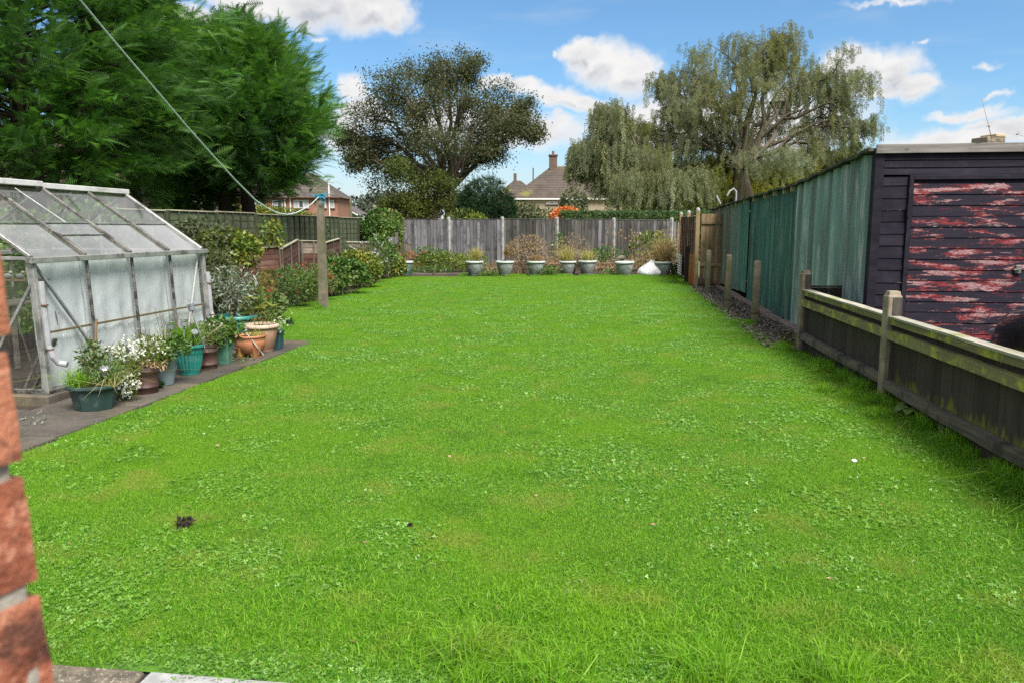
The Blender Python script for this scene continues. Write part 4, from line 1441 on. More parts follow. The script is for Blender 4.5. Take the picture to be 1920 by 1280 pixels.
for i in range(4):
    y0, y1 = i * bay + .018, (i + 1) * bay - .018
    # fleece behind the glass, with hanging folds
    ph = g.uniform(0, 6)

    def ff(u, v, i=i, y0=y0, y1=y1, ph=ph):
        y = y0 - (.04 if i else 0) + (y1 - y0 + (.04 if i else 0) + (.025 if i < 3 else 0)) * u
        z = GBASE + .02 + (GE - .05 - GBASE) * v
        fold = (math.sin(u * 17 + ph + 1.5 * math.sin(v * 2.2 + ph)) * .006 + mnoise.noise(Vector((u * 4 + i * 9, v * 2.6, 3))) * .02 + mnoise.noise(Vector((u * 13 + i * 9, v * 9, 8))) * .007) * (.25 + .75 * min(1, (1 - v) * 3))
        return (-.075 + .012 * (i % 2) + LEAN * v + fold, y, z)
    link('fleece_sheet', MB().grid(ff, 26, 26).mesh('fleece_sheet', True), M_FLEECE, gh)
    link('side_pane', MB().box(-.006, -.002, y0, y1, GBASE + .03, GE - .04, 0, Matrix.Shear('XY', 4, (LEAN / GE, 0))), M_GLASS, gh)
    link('far_pane', MB().box(-GW - .002, -GW + .002, y0, y1, GBASE + .03, GE - .04), M_GLASS, gh)
    # roof panes, upper lapped over lower, slightly out of line
    for k_, (s0, s1) in enumerate(((.0, .47), (.455, .985)) if i != 1 else ((0, .30), (.285, .47), (.455, .985))):
        P0 = Vector((LEAN, 0, GE)); L_ = (Vector((ridge_x, 0, GR)) - P0)
        off = rn * (.006 * k_ + g.uniform(-.003, .003))
        a, b = P0 + L_ * s0 + off, P0 + L_ * s1 + off * g.uniform(.6, 1.3)
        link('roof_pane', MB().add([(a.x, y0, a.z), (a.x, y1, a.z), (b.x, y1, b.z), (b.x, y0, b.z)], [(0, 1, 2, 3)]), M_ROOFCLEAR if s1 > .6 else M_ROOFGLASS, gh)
        if k_:
            gbar('lap_strip', (a.x, y0, a.z + .003), (a.x, y1, a.z + .003), .014, .008, M_ALU)
    P0 = Vector((-GW, 0, GE)); L_ = (Vector((ridge_x, 0, GR)) - P0)
    b = P0 + L_ * .985
    link('roof_pane', MB().add([(P0.x, y0, P0.z), (P0.x, y1, P0.z), (b.x, y1, b.z), (b.x, y0, b.z)], [(3, 2, 1, 0)]), M_GLASS, gh)
gbar('vent_strut', (ridge_x + .02, bay * 1.45, GR - .01), (-.5, bay * 1.55, GE + .30), .012, .012, M_ALU)
for y, nm in ((0.0, 'gable_pane'), (GL, 'gable_pane')):
    for x0, x1 in ((-.64, -.03), (-1.32, -.68), (-GW + .03, -1.36)):
        if y == 0 and x1 < -.5 and x0 > -1.4 and x0 < -.7:
            continue                # the doorway stands open
        link(nm, MB().box(x0, x1, y - .002, y + .002, GBASE + .04, GE - .02), M_GLASS, gh)
    link(nm, MB().add([(-.1, y, GE + .03), (-GW + .06, y, GE + .03), (ridge_x, y, GR - .03)], [(0, 1, 2)]), M_GLASS, gh)
# rainwater pipes at both ends of the gutter
for y, top in ((.03, 1.05), (GL + .02, .98)):
    link('downpipe', MB().tube([(.045 + LEAN, y, top), (.045 + LEAN * .6, y, .50), (.05, y, .40), (.075, y + .03, .345), (.14, y + .05, .33)], .027, 10), M_PIPE, gh)
    for z in (.84, .46):
        link('pipe_band', MB().lathe([(.031, 0), (.031, .012)], 10, (.045 + LEAN * z / GE, y, z)), M_RUST, gh)

gx = lambda x, y, z=0: xy(GA + y, GB + x, z)
# inside: shelf with ornaments, hoops, stakes, staging
sh_ = thing('greenhouse_shelf', 'narrow wooden shelf under the greenhouse gable holding small ornaments', 'shelf', gx(-.62, .12, 1.06), ROTG)
link('board', MB().box(-.55, .56, -.08, .10, -.015, .0, .003), M_STICK, sh_)
link('bracket', MB().box(-.4, -.37, -.06, .08, -.12, -.016), M_ALUDK, sh_)
so = thing('sun_ornament', 'yellow sun-shaped ornament with scalloped rim on the greenhouse shelf', 'ornament', gx(-.17, .13, 1.125), ROTG)
so.scale = (.56, .56, .56)
M_ = Matrix.Rotation(math.pi / 2, 4, 'X')
t0 = MB().lathe([(.07, -.012), (.098, 0), (.07, .012)], 36, mod=lambda a, z: 1 + .12 * math.cos(a * 12))
link('rays', MB().add([M_ @ Vector(v) for v in t0.v], t0.f), M_GOLD, so)
t0 = MB().lathe([(.058, 0), (.055, .02), (.02, .026)], 24)
link('face', MB().add([M_ @ Vector(v) for v in t0.v], t0.f), M_CERAM, so)
link('stand', MB().box(-.03, .03, -.02, .02, -.115, -.07), M_GOLD, so)
for x, lab in ((-.36, 'small glazed bird ornament next to the sun-shaped ornament'), (-.50, 'small pale bird ornament at the left on the greenhouse shelf')):
    o_ = thing('bird_ornament', lab, 'ornament', gx(x * .85 + .03, .13, 1.06), ROTG, 'bird ornaments on the greenhouse shelf')
    o_.scale = (.5, .5, .5)
    link('body', MB().lathe([(.012, 0), (.04, .02), (.055, .05), (.045, .085), (.02, .10)], 12, sx=1.4).mesh('body', True), M_CERAM, o_)
    link('head', MB().lathe([(.005, -.03), (.025, -.015), (.03, 0), (.025, .018), (.006, .03)], 10, (.055, 0, .115)).mesh('head', True), M_CERAM, o_)
    link('beak', MB().lathe([(.01, 0), (.002, .03)], 6, (.082, 0, .11)), M_GOLD, o_)
hp = thing('plant_hoop', 'grey wire plant support hoop leaning inside the greenhouse gable', 'plant support', gx(-.30, .30, .09), ROTG)
arc = [(-.20 + .2 * (1 - math.cos(t_)), 0, .62 + .17 * math.sin(t_)) for t_ in [k * math.pi / 10 for k in range(11)]]
link('hoop', MB().tube([(-.05, .02, .0)] + arc[:1] + arc + [(.17, .05, .02)], .008, 6), M_ALUDK, hp)
link('hoop', MB().tube([(.05, .12, .3), (-.02, .12, .75), (.06, .12, .83), (.16, .12, .66), (.19, .12, .3)], .007, 6), M_ALUDK, hp)
for k_, (xa, ya, xb, yb, lab) in enumerate([(-.42, .2, -.12, .35, 'grey wooden stake leaning inside the greenhouse corner, longest of the bundle'), (-.2, .25, -.26, .3, 'upright wooden stake in the greenhouse corner bundle'),
                                            (-.34, .22, -.06, .22, 'short wooden stake crossing the others in the greenhouse corner'), (-.12, .2, -.32, .4, 'thin wooden stake crossing behind the greenhouse corner bundle')]):
    o_ = thing('wooden_stake', lab, 'stake', gx(xa, ya, .03), ROTG, 'stakes in the greenhouse corner')
    link('shaft', MB().bar((0, 0, 0), (xb - xa, yb - ya, [.72, .62, .5, .66][k_]), .035, .02), M_RAILOLD, o_)
stg = thing('greenhouse_staging', 'dark slatted staging bench along the far side inside the greenhouse', 'bench', gx(-1.75, .4), ROTG)
for i in range(5):
    link('slat', MB().box(-.2 + i * .09, -.13 + i * .09, 0, 2.2, .68, .70), M_RAILOLD, stg)
for x in (-.19, .2):
    for y in (.05, 1.1, 2.15):
        link('leg', MB().box(x - .02, x + .02, y - .02, y + .02, 0, .68), M_RAILOLD, stg)


# ------------------------------------------------------------------ planting
def stems_mesh(n, spread, h0, h1, r, seed, lean=.35, k=5, twigs=0):
    gg = np.random.default_rng(seed)
    mb = MB()
    tips = []
    for i in range(n):
        a = gg.random() * 6.283
        rr = spread * math.sqrt(gg.random()) * .6
        p = Vector((rr * math.cos(a), rr * math.sin(a), 0))
        h = gg.uniform(h0, h1)
        l_ = lean * gg.uniform(.3, 1.2)
        b = a + gg.normal(0, .6)
        pts = []
        for q in range(k):
            t_ = q / (k - 1)
            pts.append(p + Vector((math.cos(b) * l_ * h * t_ ** 1.6, math.sin(b) * l_ * h * t_ ** 1.6, h * t_)) + Vector(gg.normal(0, .012 * t_, 3)))
        mb.tube(pts, [r * (1 - .7 * q / (k - 1)) for q in range(k)], 4, False)
        tips.append(pts[-1])
        for w in range(twigs):
            q = pts[gg.integers(k // 2, k)]
            d = Vector((gg.normal(), gg.normal(), abs(gg.normal()) + .4)).normalized() * h * gg.uniform(.1, .28)
            mb.tube([q, q + d * .6, q + d], [r * .5, r * .4, r * .2], 3, False)
            tips.append(q + d)
    return mb, tips


def tuft_mesh(name, n, rad, h0, h1, wid, lean, mat, seed):
    V, Fc, T = blades(n, rad, h0, h1, wid, lean, 0, 1, seed)
    return np_mesh(name, V, Fc, T, mat)


def leaf_cloud(name, n, cen, rad, mat, size, tmpl=LEAF, clumps=14, tight=.34, seed=0, up=.8, shell=.55, zmin=0.01, flat=.0, droop=0.0, out=.6):
    """leaves in clumps through an ellipsoid"""
    gg = np.random.default_rng(seed + 900)
    cen, rad = np.array(cen, float), np.array(rad, float)
    cd = unit(gg.normal(size=(clumps, 3)))
    cd[:, 2] = cd[:, 2] * .8 + .15
    cr = (shell + (1 - shell) * gg.random(clumps)) ** .7
    cc = cd * cr[:, None]
    ci = gg.integers(0, clumps, n)
    q = cc[ci] + gg.normal(size=(n, 3)) * tight
    l_ = np.linalg.norm(q, axis=1, keepdims=True)
    q = np.where(l_ > 1.12, q / l_ * (1.12 - .1 * gg.random((n, 1))), q)
    pos = cen + q * rad
    keep = pos[:, 2] > zmin
    pos, q, ci = pos[keep], q[keep], ci[keep]
    n = len(pos)
    fwd = unit(q * out + gg.normal(size=(n, 3)) * .7 + np.array((0, 0, -droop)))
    nrm = unit(gg.normal(size=(n, 3)) * .7 + np.array((0, 0, up)) + q * .5)
    ct = gg.random(clumps)
    tint = np.clip(.55 * ct[ci] + .5 * gg.random(n) - .03, 0, 1)
    return scatter(name, tmpl[0], tmpl[1], pos, fwd, nrm, size * gg.uniform(.6, 1.25, n), tint, mat)


def blossoms(name, pts, r, mat, seed=0, n=7):
    """small flower heads: little clusters of petals at the points"""
    gg = np.random.default_rng(seed)
    pts = np.array([tuple(p) for p in pts])
    m_ = len(pts)
    pos = np.repeat(pts, n, 0) + gg.normal(size=(m_ * n, 3)) * r * .45
    return scatter(name, LEAF[0] - np.array((.5, 0, 0)), LEAF[1], pos, gg.normal(size=(m_ * n, 3)), gg.normal(size=(m_ * n, 3)) * .6 + np.array((0, -.3, .8)), r * gg.uniform(.8, 1.5, m_ * n), gg.random(m_ * n), mat)


def bush(name, label, cat, p, rad, n, mat, size, tmpl=LEAF, flowers=None, group=None, seed=0, cz=None, clumps=16, stem=M_DBARK, extra=None, **kw):
    t_ = thing(name, label, cat, p, 0, group)
    cz = rad[2] * .85 if cz is None else cz
    f = link('foliage', leaf_cloud('foliage', n, (0, 0, cz), rad, mat, size, tmpl, clumps, seed=seed, **kw), None, t_)
    f['kind'] = 'stuff'
    st, tips = stems_mesh(7, rad[0] * .4, cz * .8, cz * 1.25, min(.03, .012 + rad[2] * .01), seed, .55, 5, 1)
    link('stem', st, stem, t_)['kind'] = 'stuff'
    if flowers:
        fm, k_, r_ = flowers
        gg = np.random.default_rng(seed + 5)
        d = unit(gg.normal(size=(k_, 3)) + np.array((0, -.35, .45)))
        pts = np.array((0, 0, cz)) + d * np.array(rad) * gg.uniform(.95, 1.2, (k_, 1))
        b = link('blossom', blossoms('blossom', pts[pts[:, 2] > .05], r_, fm, seed), None, t_)
        b['kind'] = 'stuff'
    return t_


def pot(name, label, p, kind, r, h, mat, rim=None, rotz=0.0, group=None, soil=.90, flutes=0, sx=1, sy=1, square=False):
    t_ = thing(name, label, 'plant pot', p, rotz, group)
    n = 4 if square else 40
    if kind == 'urn':
        prof = [(.60, 0), (.64, .03), (.62, .09), (.66, .12), (.82, .55), (.90, .84), (.88, .86)]
        rp = [(.88, .855), (.985, .86), (1.0, .90), (.985, .965), (.93, 1.0), (.86, .99), (.84, .90)]
    elif kind == 'belly':
        prof = [(.56, 0), (.60, .04), (.60, .08), (.70, .25), (.80, .50), (.85, .70), (.88, .72), (.92, .84), (.9, .88)]
        rp = [(.9, .87), (.99, .885), (1.0, .93), (.97, .985), (.92, 1.0), (.86, .98), (.85, .88)]
    elif kind == 'barrel':
        prof = [(.84, 0), (.86, .02), (.88, .20), (.90, .205), (.90, .25), (.885, .255), (.94, .72), (.96, .725), (.96, .77), (.945, .775), (.97, .93)]
        rp = [(.97, .925), (1.0, .93), (1.0, .99), (.97, 1.0), (.93, .99), (.92, .88)]
    elif kind == 'tub':
        prof = [(.70, 0), (.72, .03), (.88, .86)]
        rp = [(.87, .855), (1.0, .86), (1.02, .90), (1.0, .97), (.95, 1.0), (.85, .98), (.84, .88)]
    elif kind == 'bowl':
        prof = [(.52, .14), (.66, .19), (.80, .32), (.90, .52), (.94, .74), (.92, .76), (.955, .80), (.955, .88)]
        rp = [(.95, .87), (1.0, .885), (1.01, .93), (.99, .985), (.95, 1.0), (.89, .98), (.88, .88)]
    elif kind == 'trough':
        prof = [(.78, 0), (.80, .03), (.93, .87)]
        rp = [(.93, .865), (1.0, .87), (1.0, .98), (.95, 1.0), (.88, .98), (.87, .88)]
    mod = None
    if square:
        n = 44
        def sq(a, z):
            q = max(abs(math.cos(a)), abs(math.sin(a)))
            return min(1 / q, 1.32)
        base = sq
    else:
        base = lambda a, z: 1.0
    if kind == 'tub':
        n = 96
        def base(a, z):                                         # eight sides
            q = (a + math.pi / 8) % (math.pi / 4) - math.pi / 8
            return math.cos(math.pi / 8) / math.cos(q) * 1.04
    if flutes:
        n = max(n, flutes * 4)
        def fl(a, z):
            zz = z / h
            f = 1 + (.04 * math.cos(a * flutes) if .1 < zz < .84 else 0)
            return base(a, z) * f
    else:
        fl = base
    link('pot_wall', MB().lathe([(a * r, z * h) for a, z in prof], n, mod=fl, sx=sx, sy=sy).mesh('pot_wall', n <= 44 and not square), mat, t_)
    link('rim', MB().lathe([(a * r, z * h) for a, z in rp], n, mod=base, sx=sx, sy=sy).mesh('rim', not square and kind != 'tub'), rim or mat, t_)
    link('soil', MB().lathe([(.86 * r, soil * h - .01), (.85 * r, soil * h), (.4 * r, soil * h + .012)], 24, mod=base, sx=sx * .98, sy=sy * .98), M_DIRT, t_)
    if kind == 'bowl':
        for k_ in range(4):
            a = math.pi / 4 + k_ * math.pi / 2
            c = (math.cos(a) * r * .62, math.sin(a) * r * .62)
            link('foot', MB().lathe([(.045, 0), (.05, .03), (.075, .12)], 8, (c[0], c[1], 0)), mat, t_)
    return t_


def into(t_, name, data, mat=None, loc=(0, 0, 0), kind=None):
    o_ = link(name, data, mat, t_, loc)
    if kind:
        o_['kind'] = kind
    return o_


def local_cloud(t_, name, n, cen, rad, mat, size, tmpl=LEAF, seed=0, **kw):
    return into(t_, name, leaf_cloud(name, n, cen, rad, mat, size, tmpl, seed=seed, **kw), kind='stuff')


def sized(px0, px1, ybase, ytop, rimscale=1.0):
    p = gnd((px0 + px1) / 2, ybase)
    r = (px1 - px0) / 2 / F * p.y
    h = at((px0 + px1) / 2, ytop, p.y + r * .0).z
    return p + Vector((0, r * .75, 0)), r, h


PZ = Vector((0, 0, .012))
# a: eight-sided fluted tub
p, r, h = sized(113, 208, 776, 728)
tub = pot('octagonal_tub', 'dark green fluted octagonal tub with grass tufts, nearest pot by the greenhouse', p + PZ, 'tub', r, h, M_PDKGREEN, rotz=.2, flutes=24, sy=.92)
into(tub, 'grass', tuft_mesh('grass', 260, .10, .10, .22, .006, 1.0, M_GRASS, 1), loc=(-r * .5, -.02, h * .9), kind='stuff')
local_cloud(tub, 'foliage', 800, (.09, .02, h + .09), (.14, .13, .11), M_SHRUB, .045, NARROW, seed=4)
local_cloud(tub, 'foliage', 240, (-.02, .08, h + .2), (.10, .08, .14), M_VALER, .05, LEAF, seed=5)
sm_, tips = stems_mesh(6, .15, .25, .5, .004, 7, .3, 5, 2)
into(tub, 'dry_stem', sm_, M_TWIG, (.03, .05, h * .9))
into(tub, 'trailing_grass', tuft_mesh('trailing_grass', 60, .05, .12, .2, .006, 2.6, M_STRAW, 2), loc=(r * .8, -.08, h * .93), kind='stuff')
cn = thing('bamboo_cane', 'brown cane leaning in the nearest octagonal tub', 'cane', p + Vector((-.02, .04, h * .85)))
link('shaft', MB().bar((0, 0, 0), tuple(at(181, 598, p.y + .15) - (p + Vector((-.02, .04, h * .85)))), .014, .014), M_STICK, cn)


def solar(label, p, top, tilt=None):
    t_ = thing('solar_light', label, 'garden light', p, 0, 'solar stake lights among the pots')
    d = Vector(top) - Vector(p)
    q = d.to_track_quat('Z', 'Y').to_matrix().to_4x4()
    L = d.length
    def tr(mb):
        return MB().add([q @ Vector(v) for v in mb.v], mb.f)
    link('stake', tr(MB().lathe([(.006, 0), (.008, L - .075)], 6)), M_ALU, t_)
    link('lens', tr(MB().lathe([(.02, L - .075), (.032, L - .068), (.034, L - .03), (.03, L - .025)], 14)), M_LAMP, t_)
    link('cap', tr(MB().lathe([(.03, L - .026), (.036, L - .024), (.036, L), (.03, L + .004)], 14)), M_CHROME, t_)
    return t_


solar('steel solar light lying tilted in the nearest octagonal tub', p + Vector((.10, -.02, h * .95)), p + Vector((.145, -.08, h + .16)))
# b: small dark pot behind, white flowers trailing
p, r, h = sized(194, 248, 754, 704)
pb = pot('small_pot', 'small dark green pot with trailing white alyssum beside the octagonal tub', p + PZ, 'belly', r, h, M_PDKGREEN, rim=M_PDKGREEN)
local_cloud(pb, 'foliage', 700, (0, 0, h + .09), (.15, .14, .13), M_SHRUBY, .04, NARROW, seed=11)
gg = np.random.default_rng(3)
fp = [Vector((gg.normal(.05, .10), gg.normal(-.03, .09), h + .20 + gg.normal(0, .035))) for _ in range(46)] + [Vector((r * .9 + gg.normal(0, .05), -.10 + gg.normal(0, .04), h * .55 + gg.normal(0, .05))) for _ in range(60)]
into(pb, 'blossom', blossoms('blossom', fp, .016, M_WHFL, 2), kind='stuff')
local_cloud(pb, 'trailing_leaf', 300, (r * .5, -.10, h * .6), (.13, .06, .12), M_SHRUBY, .035, NARROW, seed=12)
solar('steel solar light standing behind the small dark green pot', p + Vector((-.01, .12, h * .8)), p + Vector((.0, .14, at(682 / 5.82 + 100, 580 + 400 / 5.82, p.y).z)))
# c: brown barrel with a mass of white flowers
p, r, h = sized(237, 291, 742, 686)
pc = pot('barrel_pot', 'brown barrel pot full of white alyssum flowers by the greenhouse', p + PZ, 'barrel', r, h, M_PBROWN)
local_cloud(pc, 'foliage', 1100, (-.02, 0, h + .09), (.20, .18, .15), M_SHRUBY, .04, NARROW, seed=21)
fp = [Vector((gg.normal(-.02, .11), gg.normal(-.06, .09), h + .15 + gg.normal(0, .06))) for _ in range(90)]
into(pc, 'blossom', blossoms('blossom', fp, .015, M_WHFL, 3), kind='stuff')
sm_, tips = stems_mesh(8, .12, .2, .42, .004, 8, .25, 5, 2)
into(pc, 'dry_stem', sm_, M_TWIG, (.05, .06, h * .9))
local_cloud(pc, 'dry_stalk', 260, (0, -.05, h - .01), (.22, .18, .04), M_DEAD, .05, NARROW, seed=23)
# d: grey-blue pot
p, r, h = sized(281, 328, 727, 664)
pd = pot('blue_pot', 'grey-blue round pot with leafy weeds between brown barrel and teal pot', p + PZ, 'belly', r, h, M_PBLUE)
local_cloud(pd, 'foliage', 700, (0, 0, h + .03), (.22, .19, .10), M_SHRUB, .05, LEAF, seed=31)
into(pd, 'grass', tuft_mesh('grass', 140, .12, .08, .2, .006, .9, M_GRASS, 33), loc=(0, 0, h * .9), kind='stuff')
sm_, tips = stems_mesh(9, .15, .3, .55, .0035, 9, .2, 5, 3)
into(pd, 'dry_stem', sm_, M_TWIG, (0, .06, h * .9))
solar('steel solar light with yellowed lens standing in the grey-blue pot', p + Vector((.06, -.03, h * .9)), p + Vector((.09, -.02, h + .30)))
solar('steel solar light with clear lens standing behind the grey-blue pot', p + Vector((.14, .10, h * .9)), p + Vector((.16, .12, h + .31)))
# e: teal pot
p, r, h = sized(318, 377, 708, 650)
pe = pot('teal_pot', 'large teal fluted round pot with tall grass, next to the grey-blue pot', p + PZ, 'belly', r, h, M_PTEAL, flutes=22)
into(pe, 'grass', tuft_mesh('grass', 420, .17, .12, .34, .007, .7, M_GRASS, 41), loc=(-.03, 0, h * .9), kind='stuff')
local_cloud(pe, 'foliage', 380, (0, .03, h + .06), (.2, .17, .10), M_SHRUBY, .045, NARROW, seed=42)
sm_, tips = stems_mesh(10, .16, .25, .5, .0035, 10, .3, 5, 2)
into(pe, 'dry_stem', sm_, M_TWIG, (-.03, .05, h * .9))
solar('steel solar light standing tall and tilted over the teal pot', p + Vector((.17, .0, h * .9)), p + Vector((.05, -.02, h + .42)))
solar('steel solar light drooping over the rim of the teal pot', p + Vector((.06, -.04, h * .95)), p + Vector((.14, -.16, h + .16)))
# f: second brown barrel
p, r, h = sized(362, 404, 696, 651)
pf = pot('barrel_pot', 'brown barrel pot with wispy weeds between teal pot and green square planter', p + PZ, 'barrel', r, h, M_PBROWN)
local_cloud(pf, 'foliage', 700, (0, 0, h + .10), (.2, .18, .13), M_SHRUB, .05, NARROW, seed=51)
sm_, tips = stems_mesh(12, .15, .18, .34, .003, 12, .4, 5, 3)
into(pf, 'dry_stem', sm_, M_DEAD, (0, 0, h * .9))
into(pf, 'blossom', blossoms('blossom', [Vector((gg.normal(0, .1), gg.normal(0, .1), h + .22 + gg.normal(0, .03))) for _ in range(14)], .010, M_WHFL, 5), kind='stuff')
# g: green square planter
p, r, h = sized(398, 434, 686, 636)
pg = pot('square_planter', 'tall sage green square planter with glossy leaves', p + PZ, 'trough', r * .8, h, M_PGREEN, rotz=ROTG + .12, square=True)
local_cloud(pg, 'foliage', 330, (0, 0, h + .06), (.17, .15, .12), M_SHRUB, .09, LEAF, seed=61, clumps=20)
# h: terracotta bowl on feet
p, r, h = sized(431, 493, 673, 632)
ph_ = pot('terracotta_bowl', 'wide terracotta bowl on little feet with sparse weeds', p + PZ, 'bowl', r, h, M_TERRA, soil=.86)
into(ph_, 'grass', tuft_mesh('grass', 60, .16, .06, .16, .006, .9, M_GRASS, 71), loc=(.06, 0, h * .86), kind='stuff')
local_cloud(ph_, 'foliage', 60, (-.1, 0, h), (.12, .12, .05), M_SHRUBY, .05, NARROW, seed=72)
solar('bent solar stake hanging over the front of the terracotta bowl', p + Vector((.21, -.16, .05)), p + Vector((-.03, -.16, h + .12)))
# j: big pale terracotta pot
p, r, h = sized(448, 515, 665, 616)
pj = pot('pale_terracotta_pot', 'large pale terracotta pot with bleached rim behind the terracotta bowl', p + PZ + Vector((0, .06, 0)), 'urn', r, h + .02, M_TERRAP, rim=M_TERRARIM, soil=.9)
sm_, tips = stems_mesh(14, .2, .12, .35, .003, 14, .5, 5, 2)
into(pj, 'dry_stem', sm_, M_DEAD, (0, 0, h * .9))
local_cloud(pj, 'foliage', 200, (0, 0, h + .03), (.25, .22, .06), M_SHRUBY, .05, NARROW, seed=82)
# i: teal pot behind with the silver bush
p = gnd(428, 662); p = xy(9.15, -4.72)
pi_ = pot('teal_pot', 'half hidden teal pot holding the silver-leaved bush beside the greenhouse end', p, 'belly', .27, .42, M_PTEAL, rim=M_PTEAL)
local_cloud(pi_, 'foliage', 900, (-.02, 0, .72), (.30, .26, .30), M_SILVER, .075, NARROW, seed=91, clumps=22, shell=.3)
local_cloud(pi_, 'yellow_blade', 60, (.28, .05, .52), (.12, .1, .14), M_SHRUBY, .2, NARROW, seed=92, up=0)
sm_, tips = stems_mesh(7, .15, .3, .5, .008, 93, .5, 5, 2)
into(pi_, 'stem', sm_, M_TWIG, (0, 0, .36))
# k: fluted square pot, last of the row
p, r, h = sized(498, 531, 657, 623)
pk = pot('fluted_square_pot', 'blue-green fluted square pot with white flowers at the end of the row', p + PZ, 'trough', r * .82, h, M_PNAVY, rotz=ROTG + .1, square=True, flutes=24)
local_cloud(pk, 'foliage', 330, (0, 0, h + .10), (.17, .15, .14), M_SHRUB, .045, NARROW, seed=101)
into(pk, 'blossom', blossoms('blossom', [Vector((gg.normal(.1, .05), gg.normal(-.08, .05), h + .08 + gg.normal(0, .06))) for _ in range(26)], .014, M_WHFL, 7), kind='stuff')
# fallen cane across the pots
cn = thing('bamboo_cane', 'pale cane lying slantwise across the teal pot and brown barrel', 'cane', at(366, 648, 7.75))
link('shaft', MB().bar((0, 0, 0), tuple(at(418, 608, 8.2) - at(366, 648, 7.75)), .012, .012), M_PALE, cn)
# weeds on the path
for (px, py, s, lab) in ((68, 797, .8, 'grey-green weed growing in a crack of the path by the greenhouse'), (445, 682, 1.0, 'leafy weed at the foot of the terracotta bowl'), (475, 690, 1.2, 'reddish seedling weed on the path edge by the terracotta bowl'), (20, 822, .6, 'small yellow-green weed beside the brick wall on the path')):
    q = gnd(px, py, .012)
    w_ = thing('weed', lab, 'weed', q, 0, 'weeds in the path joints')
    o_ = into(w_, 'leaf', leaf_cloud('leaf', int(50 * s), (0, 0, .05 * s), (.10 * s, .07 * s, .07 * s), M_SILVER if px == 68 else M_SHRUBY, .045, NARROW, seed=px, clumps=9))
    o_['kind'] = 'stuff'
lump = thing('soil_lump', 'dark crumbly lump beside the grey-blue pot on the path', 'soil', gnd(290, 728, .012))
link('lump', leaf_cloud('lump', 120, (0, 0, .03), (.06, .05, .05), M_CONIFD, .04, seed=3), None, lump)

# ------------------------------------------------------------------ back fence: upright boards between concrete posts
bx = [745, 843, 942, 1043, 1148, 1255]
yb = 32.0
BP = [at(x, 497, yb) for x in bx]
BP[0] = at(733, 497, yb - .2)
bf = thing('board_fence', 'weathered grey upright board fence with concrete posts across the end of the garden', 'fence', (BP[0].x, BP[0].y, 0))
tops = [1.83, 1.83, 1.84, 1.83, 1.80, 1.80]
for i in range(5):
    a, b = BP[i] - BP[0], BP[i + 1] - BP[0]
    L = b.x - a.x
    n = max(8, int(L / .137))
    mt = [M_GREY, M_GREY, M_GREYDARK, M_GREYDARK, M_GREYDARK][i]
    for k in range(n):
        x0 = a.x + .06 + (L - .12) * k / n
        x1 = a.x + .06 + (L - .12) * (k + 1) / n
        h = tops[i] + g.uniform(-.012, .012)
        vs = []
        tw = g.uniform(-.006, .006)
        for z in (.03, h):
            vs += [(x0 - .012, -.022 + tw, z), (x1, -.004, z), (x1, .004, z), (x0 - .012, .004, z)]
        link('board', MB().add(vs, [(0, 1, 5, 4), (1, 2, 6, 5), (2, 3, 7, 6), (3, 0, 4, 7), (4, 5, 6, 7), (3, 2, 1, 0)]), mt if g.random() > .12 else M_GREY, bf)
    link('capping', MB().box(a.x + .055, b.x - .055, -.03, .012, tops[i] + .014, tops[i] + .032, .004), M_GREY, bf)
for i in range(1, 6):
    q = BP[i] - BP[0]
    link('post', MB().lathe([(.075, 0), (.075, tops[i] + .07), (.05, tops[i] + .11), (.03, tops[i] + .12)], 4, (q.x, -.02, 0)), M_GPOST, bf)
link('board', MB().box(BP[5].x - BP[0].x + .09, BP[5].x - BP[0].x + .20, -.02, 0, 0, 1.75, .003), M_GREY, bf)
link('board', MB().box(BP[5].x - BP[0].x + .25, BP[5].x - BP[0].x + .33, -.02, 0, 0, 1.72, .003), M_PALE, bf)

# green lap fence down the left side
gl0, gl1 = 12.2, 31.0
rzl = ROTG + math.pi / 2
npan = 10
step_ = (gl1 - gl0) / npan
gf_posts = []
for i in range(npan):
    a0_ = gl0 + i * step_
    if i == 4:
        lab = 'green lap fence panel left of the gap with the torn top, behind the leafy shrub'
    lap_panel('lap_panel', ['green lap fence panel hidden behind the greenhouse roof, nearest of the left run', 'green lap fence panel just right of the greenhouse roof', 'green lap fence panel above the broad leafy shrub',
                            'green lap fence panel left of the dark gap in the fence', 'green lap fence panel right of the dark gap in the fence', 'green lap fence panel directly left of the washing line post', 'green lap fence panel directly right of the washing line post',
                            'green lap fence panel with closely spaced battens left of the round capped post', 'green lap fence panel right of the round capped post', 'farthest green lap fence panel meeting the grey board fence'][i],
              'fence panel', xy(a0_ + .03, -8.6 + .02 * (i % 2)), rzl, step_ - .06, 1.80 + .01 * (i % 3), 11, M_GREEN, M_GREENB, M_PALECAP, 6, 'green lap panels down the left side', side=-1, wav=.012, z0=.08)
gpq = at(690, 396, 27.6)
